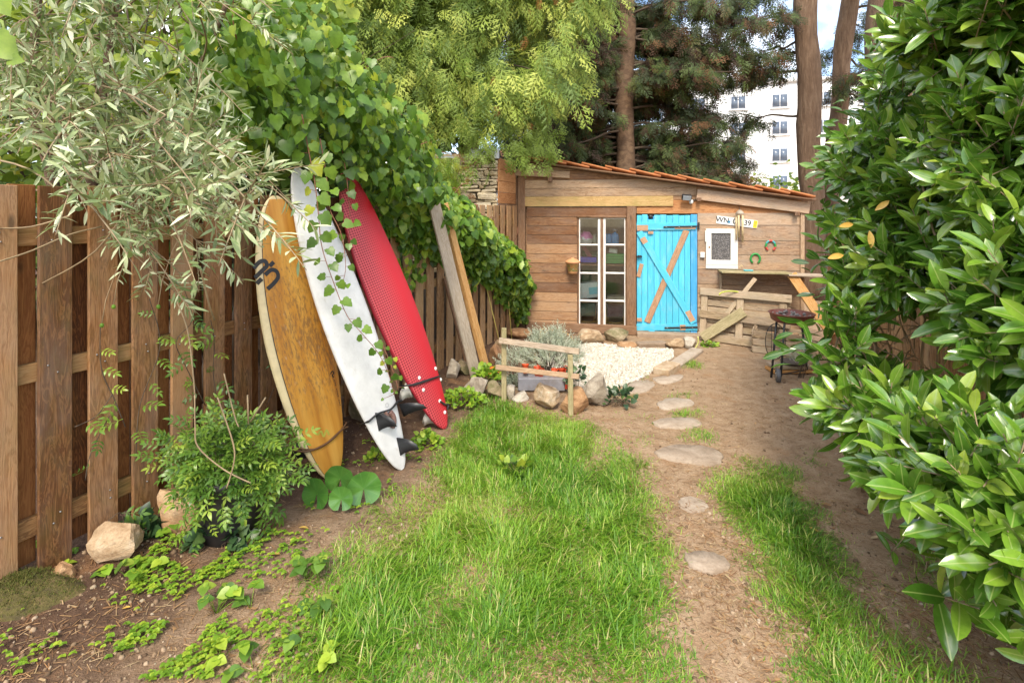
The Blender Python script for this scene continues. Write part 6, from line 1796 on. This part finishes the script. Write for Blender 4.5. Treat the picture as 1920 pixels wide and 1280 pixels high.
# ------------------------------------------------------------------ silver plant and small greenery round the stones
random.seed(27)
def bushlet(name, label, cat, c, rad, n, T, mat, sz, up=.6, stem='darktwig', parts=0, nrm=(0, -.4, 1)):
    t_ = thing(name, label, cat, (c.x, c.y, 0)); br = MB(); lv = Leaves()
    for k in range(n):
        d = rv().normalized(); d.z = abs(d.z); L_ = random.uniform(.5, 1); e = c+Vector((d.x*rad[0]*L_, d.y*rad[1]*L_, d.z*rad[2]*L_))
        if k % 6 == 0: br.tube(curve_pts((c.x+random.uniform(-.3, .3)*rad[0], c.y, .0), e, .02, .01, 4), .002, 4)
        lv.add(e, d+Vector((0, 0, up))+rv(.35), Vector(nrm)+rv(.4), sz*random.uniform(.7, 1.3))
    br.build('stems', M[stem], t_, True); lv.out(t_, T, M[mat], parts); return t_
def sprig():
    V = []; F = []
    for i in range(18):
        t = .1+.9*i/18; a = i*2.4; c_, s_ = math.cos(a), math.sin(a); L_ = .33*(1-.45*t); k = len(V)
        bx_ = (t, 0, 0); ex = (t+L_*.75, c_*L_*.6, s_*L_*.6); pr = (0, -s_*.022, c_*.022)
        V += [bx_, (ex[0]*.5+t*.5+pr[0], ex[1]*.5+pr[1], ex[2]*.5+pr[2]), ex, (ex[0]*.5+t*.5-pr[0], ex[1]*.5-pr[1], ex[2]*.5-pr[2])]; F.append((k, k+1, k+2, k+3))
    return Tmpl(V, F)
T_SP = sprig()
bushlet('silver_plant', 'dense silvery curry plant spilling through the railing rails', 'plant', P(1034, 682, 4.95), (.27, .15, .30), 560, T_SP, 'silver', .12, .7)
bushlet('silver_plant', 'thin sprawling silvery sprigs at the left of the railing', 'plant', P(968, 690, 5.15), (.16, .12, .16), 130, T_SP, 'silver', .11, .5)
bushlet('silver_plant', 'small silvery tuft growing under the lower rail', 'plant', P(972, 742, 4.95), (.13, .08, .15), 90, T_SP, 'silver', .1, .6)
bushlet('silver_plant', 'grey-green herb tuft in the saucer below the barbecue', 'plant', P(1500, 678, 5.2), (.12, .08, .06), 80, T_SP, 'silver', .08, .6)
bushlet('ivy_clump', 'dark ivy clump beside the upright split stone', 'ivy', P(1162, 756, 4.45), (.15, .1, .16), 70, IVY, 'ivy', .042, 0)
bushlet('ivy_clump', 'ivy trailing over the right end of the railing', 'ivy', P(1080, 720, 4.75), (.10, .06, .2), 45, IVY, 'ivy', .045, -.3)
bushlet('ivy_clump', 'dark ivy under the left end of the lower rail', 'ivy', P(955, 738, 5.0), (.10, .08, .16), 60, IVY, 'ivy', .055, 0)
bushlet('ivy_clump', 'dark ivy between the brown craggy rock and the tan rock', 'ivy', P(262, 1010, 2.62), (.12, .08, .12), 60, IVY, 'ivy', .055, 0, parts=30)
bushlet('ivy_clump', 'ivy creeping at the foot of the jasmine pot', 'ivy', P(410, 1012, 2.55), (.16, .08, .07), 60, IVY, 'ivy', .05, 0, parts=30)
bushlet('leafy_weed', 'light green weed clump right of the pale grey boulder', 'weed', P(912, 712, 5.0), (.14, .1, .16), 110, HEART, 'clover', .045, .1)
bushlet('leafy_weed', 'low fresh green weeds at the foot of the red board', 'weed', P(866, 752, 4.45), (.22, .14, .10), 230, HEART, 'clover', .032, .1)
bushlet('leafy_weed', 'green weed tuft at the foot of the pallet', 'weed', G(1330, 650), (.12, .06, .07), 80, HEART, 'clover', .03, .1)
bushlet('leafy_weed', 'parsley-like weed beside the fins of the white board', 'weed', G(800, 835), (.12, .1, .10), 120, HEART, 'clover', .032, .1)
bushlet('leafy_weed', 'small bright weed left of the white board tail', 'weed', G(702, 862), (.07, .06, .06), 70, HEART, 'clover', .026, .1)
bushlet('leafy_weed', 'pale leafy weed growing in the middle of the lawn', 'weed', G(965, 888), (.16, .12, .10), 34, IVY, 'vine', .05, .2)

# ------------------------------------------------------------------ clover plants that can be told apart
def clover_plant(px, py, n, sz, label):
    c_ = G(px, py); t_ = thing('clover_plant', label, 'clover', c_, 'three-leaved plants on the soil'); lv = Leaves(); br = MB()
    for k in range(n):
        e = c_+Vector((random.gauss(0, sz*1.0), random.gauss(0, sz*.9), random.uniform(.03, .09))); br.tube([c_, c_.lerp(e, .6)+Vector((0, 0, .015)), e], .0013, 4); a0 = random.uniform(0, 2)
        for j in range(3):
            a = a0+j*2.094; lv.add(e, Vector((math.cos(a), math.sin(a), -.1)), Vector((0, -.15, 1))+rv(.2), sz*random.uniform(.75, 1.1))
    br.build('stems', M['clover'], t_, True); lv.out(t_, HEART, M['jasmine' if sz > .047 else 'clover'], 60)
for px, py, n_, sz, lb in ((575, 1085, 7, .05, 'large three-leaved clump where the soil meets the lawn'), (405, 1150, 7, .048, 'bushy bright three-leaved clump alone on the left soil'), (415, 1235, 4, .045, 'bright three-leaved plant inside the carpet of tiny clover'), (470, 1142, 2, .042, 'single sparse three-leaved plant beside the bushy clump'),
        (590, 1160, 3, .05, 'dark three-leaved plant half covered by lawn blades'), (475, 1258, 3, .048, 'dark three-leaved plant between clover carpet and lawn'), (225, 1065, 3, .05, 'dark three-leaved plant against the large tan rock'), (245, 1085, 4, .045, 'bright three-leaved plant in front of the large tan rock'), (335, 1010, 5, .044, 'bright three-leaved plant below the brown craggy rock'),
        (80, 1045, 4, .04, 'three-leaved plant against the fence board above the moss mound'), (605, 1255, 3, .046, 'small bright three-leaved plant standing within the lawn edge'), (22, 1140, 2, .05, 'dark three-leaved plant in front of the moss mound'), (120, 1072, 3, .045, 'three-leaved plant between the reddish stone and the tan rock'), (255, 1100, 5, .04, 'low bright three-leaved plant where the tiny clover begins')):
    clover_plant(px, py, n_, sz, lb)
# carpets of tiny clover
pos = []
rc = random.Random(8)
for poly, n_ in (([(150, 1280), (260, 1180), (430, 1160), (520, 1280)], 900), ([(230, 1120), (300, 1020), (420, 1010), (460, 1070), (330, 1130)], 620), ([(330, 1080), (480, 1000), (620, 1000), (560, 1080), (420, 1110)], 330), ([(0, 1280), (0, 1160), (250, 1100), (300, 1200)], 130), ([(560, 960), (720, 860), (800, 860), (700, 980)], 160), ([(420, 1240), (480, 1150), (640, 1100), (620, 1280)], 260), ([(620, 880), (690, 830), (830, 820), (760, 900)], 120)):
    for x_, y_ in sample_poly(gpoly([(a, max(b_, 500)) for a, b_ in poly]), n_, n_):
        if mnoise.noise(Vector((x_*5, y_*5, 2))) > -.07: pos.append((x_, y_, gz(x_, y_)+rc.uniform(.012, .035)))
pos = NP(pos); n = len(pos)
tri = []
for j in range(3):
    a = j*2.094; D = np.tile(V3(math.cos(a), math.sin(a), -.08), (n, 1))+RNG.normal(0, .12, (n, 3)); tri.append((pos, D))
pp3 = np.concatenate([t[0] for t in tri]); D3 = np.concatenate([t[1] for t in tri]); r3 = np.tile(rnd(n), 3); s3 = np.tile(RNG.uniform(.007, .017, n), 3)
me = scatter_mesh('clover_carpet', HEART, frames(D3, V3(0, 0, 1)+RNG.normal(0, .15, (3*n, 3))), np.repeat(s3[:, None], 3, 1), pp3, r3); me.materials.append(M['clover'])
o = link('clover_carpet', me); o['kind'] = 'stuff'; tag(o, 'carpet of tiny bright green clover on the left soil', 'clover')

# ------------------------------------------------------------------ grass
def grass_T(bend, w=.02):
    V = []; F = []
    for i, (t, ww) in enumerate(((0, 1), (.35, .9), (.7, .6), (1, 0))):
        x_ = bend*t*t; z_ = t*(1-.28*bend*t)
        if ww: V += [(x_, -w*ww, z_), (x_, w*ww, z_)]
        else: V.append((x_, 0, z_))
    return Tmpl(V, [(0, 1, 3, 2), (2, 3, 5, 4), (4, 5, 6)])
lawn1 = [(845, 795), (900, 760), (960, 752), (1060, 775), (1110, 790), (1180, 830), (1215, 860), (1240, 920), (1262, 980), (1275, 1060), (1282, 1150), (1290, 1330), (420, 1330), (520, 1180), (600, 1080), (680, 1000), (760, 930), (800, 860)]
lawn2 = [(1345, 872), (1400, 850), (1440, 868), (1500, 880), (1500, 915), (1560, 960), (1600, 1040), (1640, 1120), (1670, 1330), (1500, 1330), (1450, 1200), (1400, 1090), (1370, 1010), (1330, 950), (1310, 900)]
tufts = [([(1240, 745), (1290, 735), (1310, 742), (1260, 752)], 250), ([(1250, 785), (1280, 768), (1335, 762), (1330, 778), (1290, 785)], 420), ([(1275, 818), (1310, 800), (1345, 815), (1335, 830), (1290, 830)], 450), ([(1275, 690), (1290, 672), (1318, 682), (1310, 694)], 420), ([(1180, 830), (1200, 805), (1235, 830), (1215, 850)], 350),
         ([(1150, 760), (1230, 780), (1230, 800), (1140, 790)], 160), ([(860, 770), (870, 730), (960, 745), (930, 775)], 420), ([(1500, 870), (1515, 840), (1545, 850), (1535, 872)], 120), ([(1640, 1100), (1760, 1000), (1800, 1100), (1900, 1330), (1660, 1330)], 1700), ([(1140, 725), (1200, 740), (1180, 760), (1130, 750)], 120), ([(1180, 720), (1240, 690), (1250, 696), (1190, 728)], 120), ([(560, 1080), (700, 950), (790, 880), (800, 930), (640, 1100), (480, 1250), (400, 1280)], 1100)]
pts = []
def edge_dist(x, y, P_):
    a = P_; b_ = np.roll(P_, -1, 0); d = b_-a; t = np.clip(((x-a[:, 0])*d[:, 0]+(y-a[:, 1])*d[:, 1])/(d**2).sum(1), 0, 1)
    return np.hypot(a[:, 0]+d[:, 0]*t-x, a[:, 1]+d[:, 1]*t-y).min()
def grass_fill(poly_px, n_, seed, patch=.0, lo=.05, hi=.13, soft=.3):
    gp2 = gpoly(poly_px); gpn = NP(gp2)
    for x_, y_ in sample_poly(gp2, n_, seed):
        q = mnoise.noise(Vector((x_*2.6, y_*2.6, 7)))+.5*mnoise.noise(Vector((x_*7, y_*7, 3)))
        if q < patch and random.random() < .6: continue
        e = min(1, edge_dist(x_, y_, gpn)/soft)+.35*mnoise.noise(Vector((x_*6, y_*6, 19)))
        if y_ > 1.9 and random.random() > .12+e*1.25: continue
        s_ = random.gauss(0, .035); s2 = random.gauss(0, .035)
        pts.append((x_+s_, y_+s2, (lo+(hi-lo)*max(0, min(1, .5+q))*random.uniform(.6, 1.25))*max(.45, min(1, .4+.7*e)), q))
random.seed(31)
grass_fill(lawn1, 66000, 1, -.6, .035, .115); grass_fill(lawn2, 22000, 2, -.4, .03, .105)
for i, (pl_, n_) in enumerate(tufts): grass_fill(pl_, n_, 10+i, -.1, .03, .085, .06)
A = NP(pts); n = len(A); print('grass blades', n)
clump = NP([math.pi*2*mnoise.noise(Vector((a[0]*2.2, a[1]*2.2, 11))) for a in A])
az = clump*1.2+RNG.normal(0, 1.3, n)
pos = NP([(a[0], a[1], gz(a[0], a[1])-.004) for a in A])
lean = RNG.uniform(.05, 1.15, n)
Z = np.stack([np.cos(az)*lean, np.sin(az)*lean, np.ones(n)], 1); Z /= np.linalg.norm(Z, axis=1, keepdims=True)
X = np.stack([np.cos(az), np.sin(az), np.zeros(n)], 1); X -= Z*(X*Z).sum(1, keepdims=True); X /= np.linalg.norm(X, axis=1, keepdims=True)
R = np.stack([X, np.cross(Z, X), Z], 2)
lg_ = A[:, 2]; S = np.stack([lg_, np.clip(lg_*1.0, .06, .10)*1.55, lg_], 1)
big_ = NP([mnoise.noise(Vector((a[0]*1.3, a[1]*1.3, 23))) for a in A]); rc_ = np.clip(RNG.normal(.43, .25, n)-.12*A[:, 3]+.42*big_, 0, .92); dead = RNG.random(n) < .10; rc_[dead] = RNG.uniform(.93, 1, dead.sum())
gk = RNG.integers(0, 3, n)
lawn = thing('lawn_grass', 'long unmown bright green grass of the small lawn', 'grass', G(950, 1000)); lawn['kind'] = 'stuff'
for k, bend in enumerate((.25, .6, 1.0)):
    q = gk == k; me = scatter_mesh('grass', grass_T(bend), R[q], S[q], pos[q], rc_[q]); me.materials.append(M['grass']); o = link('grass', me, lawn); o['kind'] = 'stuff'

# ------------------------------------------------------------------ litter: needles, twigs and leaves on the soil
n = 16000
xy = []
rc = random.Random(77)
while len(xy) < n:
    px, py = rc.uniform(-60, 1980), 650+660*rc.random()**1.0; g_ = G(px, py)
    if rc.random() > min(1, g_.y/4.5)*1.0+.15: continue
    if mnoise.noise(Vector((g_.x*1.8, g_.y*1.8, 9))) < -.25+rc.uniform(-.2, .2): continue
    if g_.x < FX0+FK*g_.y or (g_.x < -.35 and rc.random() < .55): continue
    xy.append((g_.x, g_.y, gz(g_.x, g_.y)+.003+.004*rc.random()))
pos = NP(xy); az = RNG.uniform(0, 6.28, n); D = np.stack([np.cos(az), np.sin(az), RNG.normal(0, .1, n)], 1)
T = Tmpl([(-.5, -.5, 0), (.5, -.5, 0), (.5, .5, 0), (-.5, .5, 0), (0, 0, .6)], [(0, 1, 4), (1, 2, 4), (2, 3, 4), (3, 0, 4)])
S = np.stack([RNG.uniform(.012, .055, n), RNG.uniform(.0012, .0035, n), RNG.uniform(.001, .004, n)], 1)
big = RNG.random(n) < .025; S[big, 1] *= 4
me = scatter_mesh('dry_litter', T, frames(D, V3(0, 0, 1)+RNG.normal(0, .1, (n, 3))), S, pos, rnd(n)); me.materials.append(M['litter'])
o = link('dry_litter', me); o['kind'] = 'stuff'; tag(o, 'dry needles, twigs and crumbs strewn over the bare soil', 'litter')
# fallen leaves that stand out
for i, (px, py, s_) in enumerate(((380, 1083, .045), (560, 995, .05), (505, 1045, .05), (545, 1022, .06), (1640, 886, .055), (1512, 995, .06), (245, 1145, .035), (700, 805, .04), (370, 1240, .05), (1600, 955, .07), (1660, 1010, .07), (1560, 950, .06))):
    g_ = G(px, py); g_.z = gz(g_.x, g_.y)+.012; a = random.uniform(0, 6); me = np_mesh('fallen_leaf', T_LA.V*NP((s_, s_*1.3, s_)), np.concatenate([NP(f) for f in T_LA.F]), [4]*len(T_LA.F), np.full(len(T_LA.F), random.random()))
    o = link('fallen_leaf', me, None, M['yellowleaf' if i < 7 else 'litter'], Matrix.Translation(g_) @ Matrix.Rotation(a, 4, 'Z') @ Matrix.Rotation(random.uniform(-.2, .2), 4, 'X')); tag(o, 'fallen yellow leaf lying on the soil' if i < 7 else 'fallen dry brown leaf lying on the soil', 'leaf', 'fallen yellow leaves' if i < 7 else 'fallen brown leaves')

# crumbs of earth and small pebbles
n = 7000; xy = []
while len(xy) < n:
    g_ = G(rc.uniform(-60, 1980), 650+660*rc.random())
    if g_.x > FX0+FK*g_.y and mnoise.noise(Vector((g_.x*2.5, g_.y*2.5, 4))) > rc.uniform(-.5, .4): xy.append((g_.x, g_.y, gz(g_.x, g_.y)+.001))
bm = bmesh.new(); bmesh.ops.create_icosphere(bm, subdivisions=1, radius=1); T = Tmpl([tuple(v.co*(1+.3*math.sin(v.index*5))) for v in bm.verts], [tuple(v.index for v in f.verts) for f in bm.faces]); bm.free()
S = (RNG.uniform(.03, 1, n)**3*.011+.0022)[:, None]*RNG.uniform(.6, 1.2, (n, 3))
me = scatter_mesh('soil_crumbs', T, frames(unit(n), unit(n)), S, NP(xy), rnd(n)); me.materials.append(leafmat('crumb', [(0, (.10, .06, .035)), (.5, (.24, .16, .10)), (.85, (.34, .25, .17)), (1, (.36, .29, .22))], .95, 0))
o = link('soil_crumbs', me); o['kind'] = 'stuff'; tag(o, 'crumbs of earth and small pebbles on the bare soil', 'pebbles')
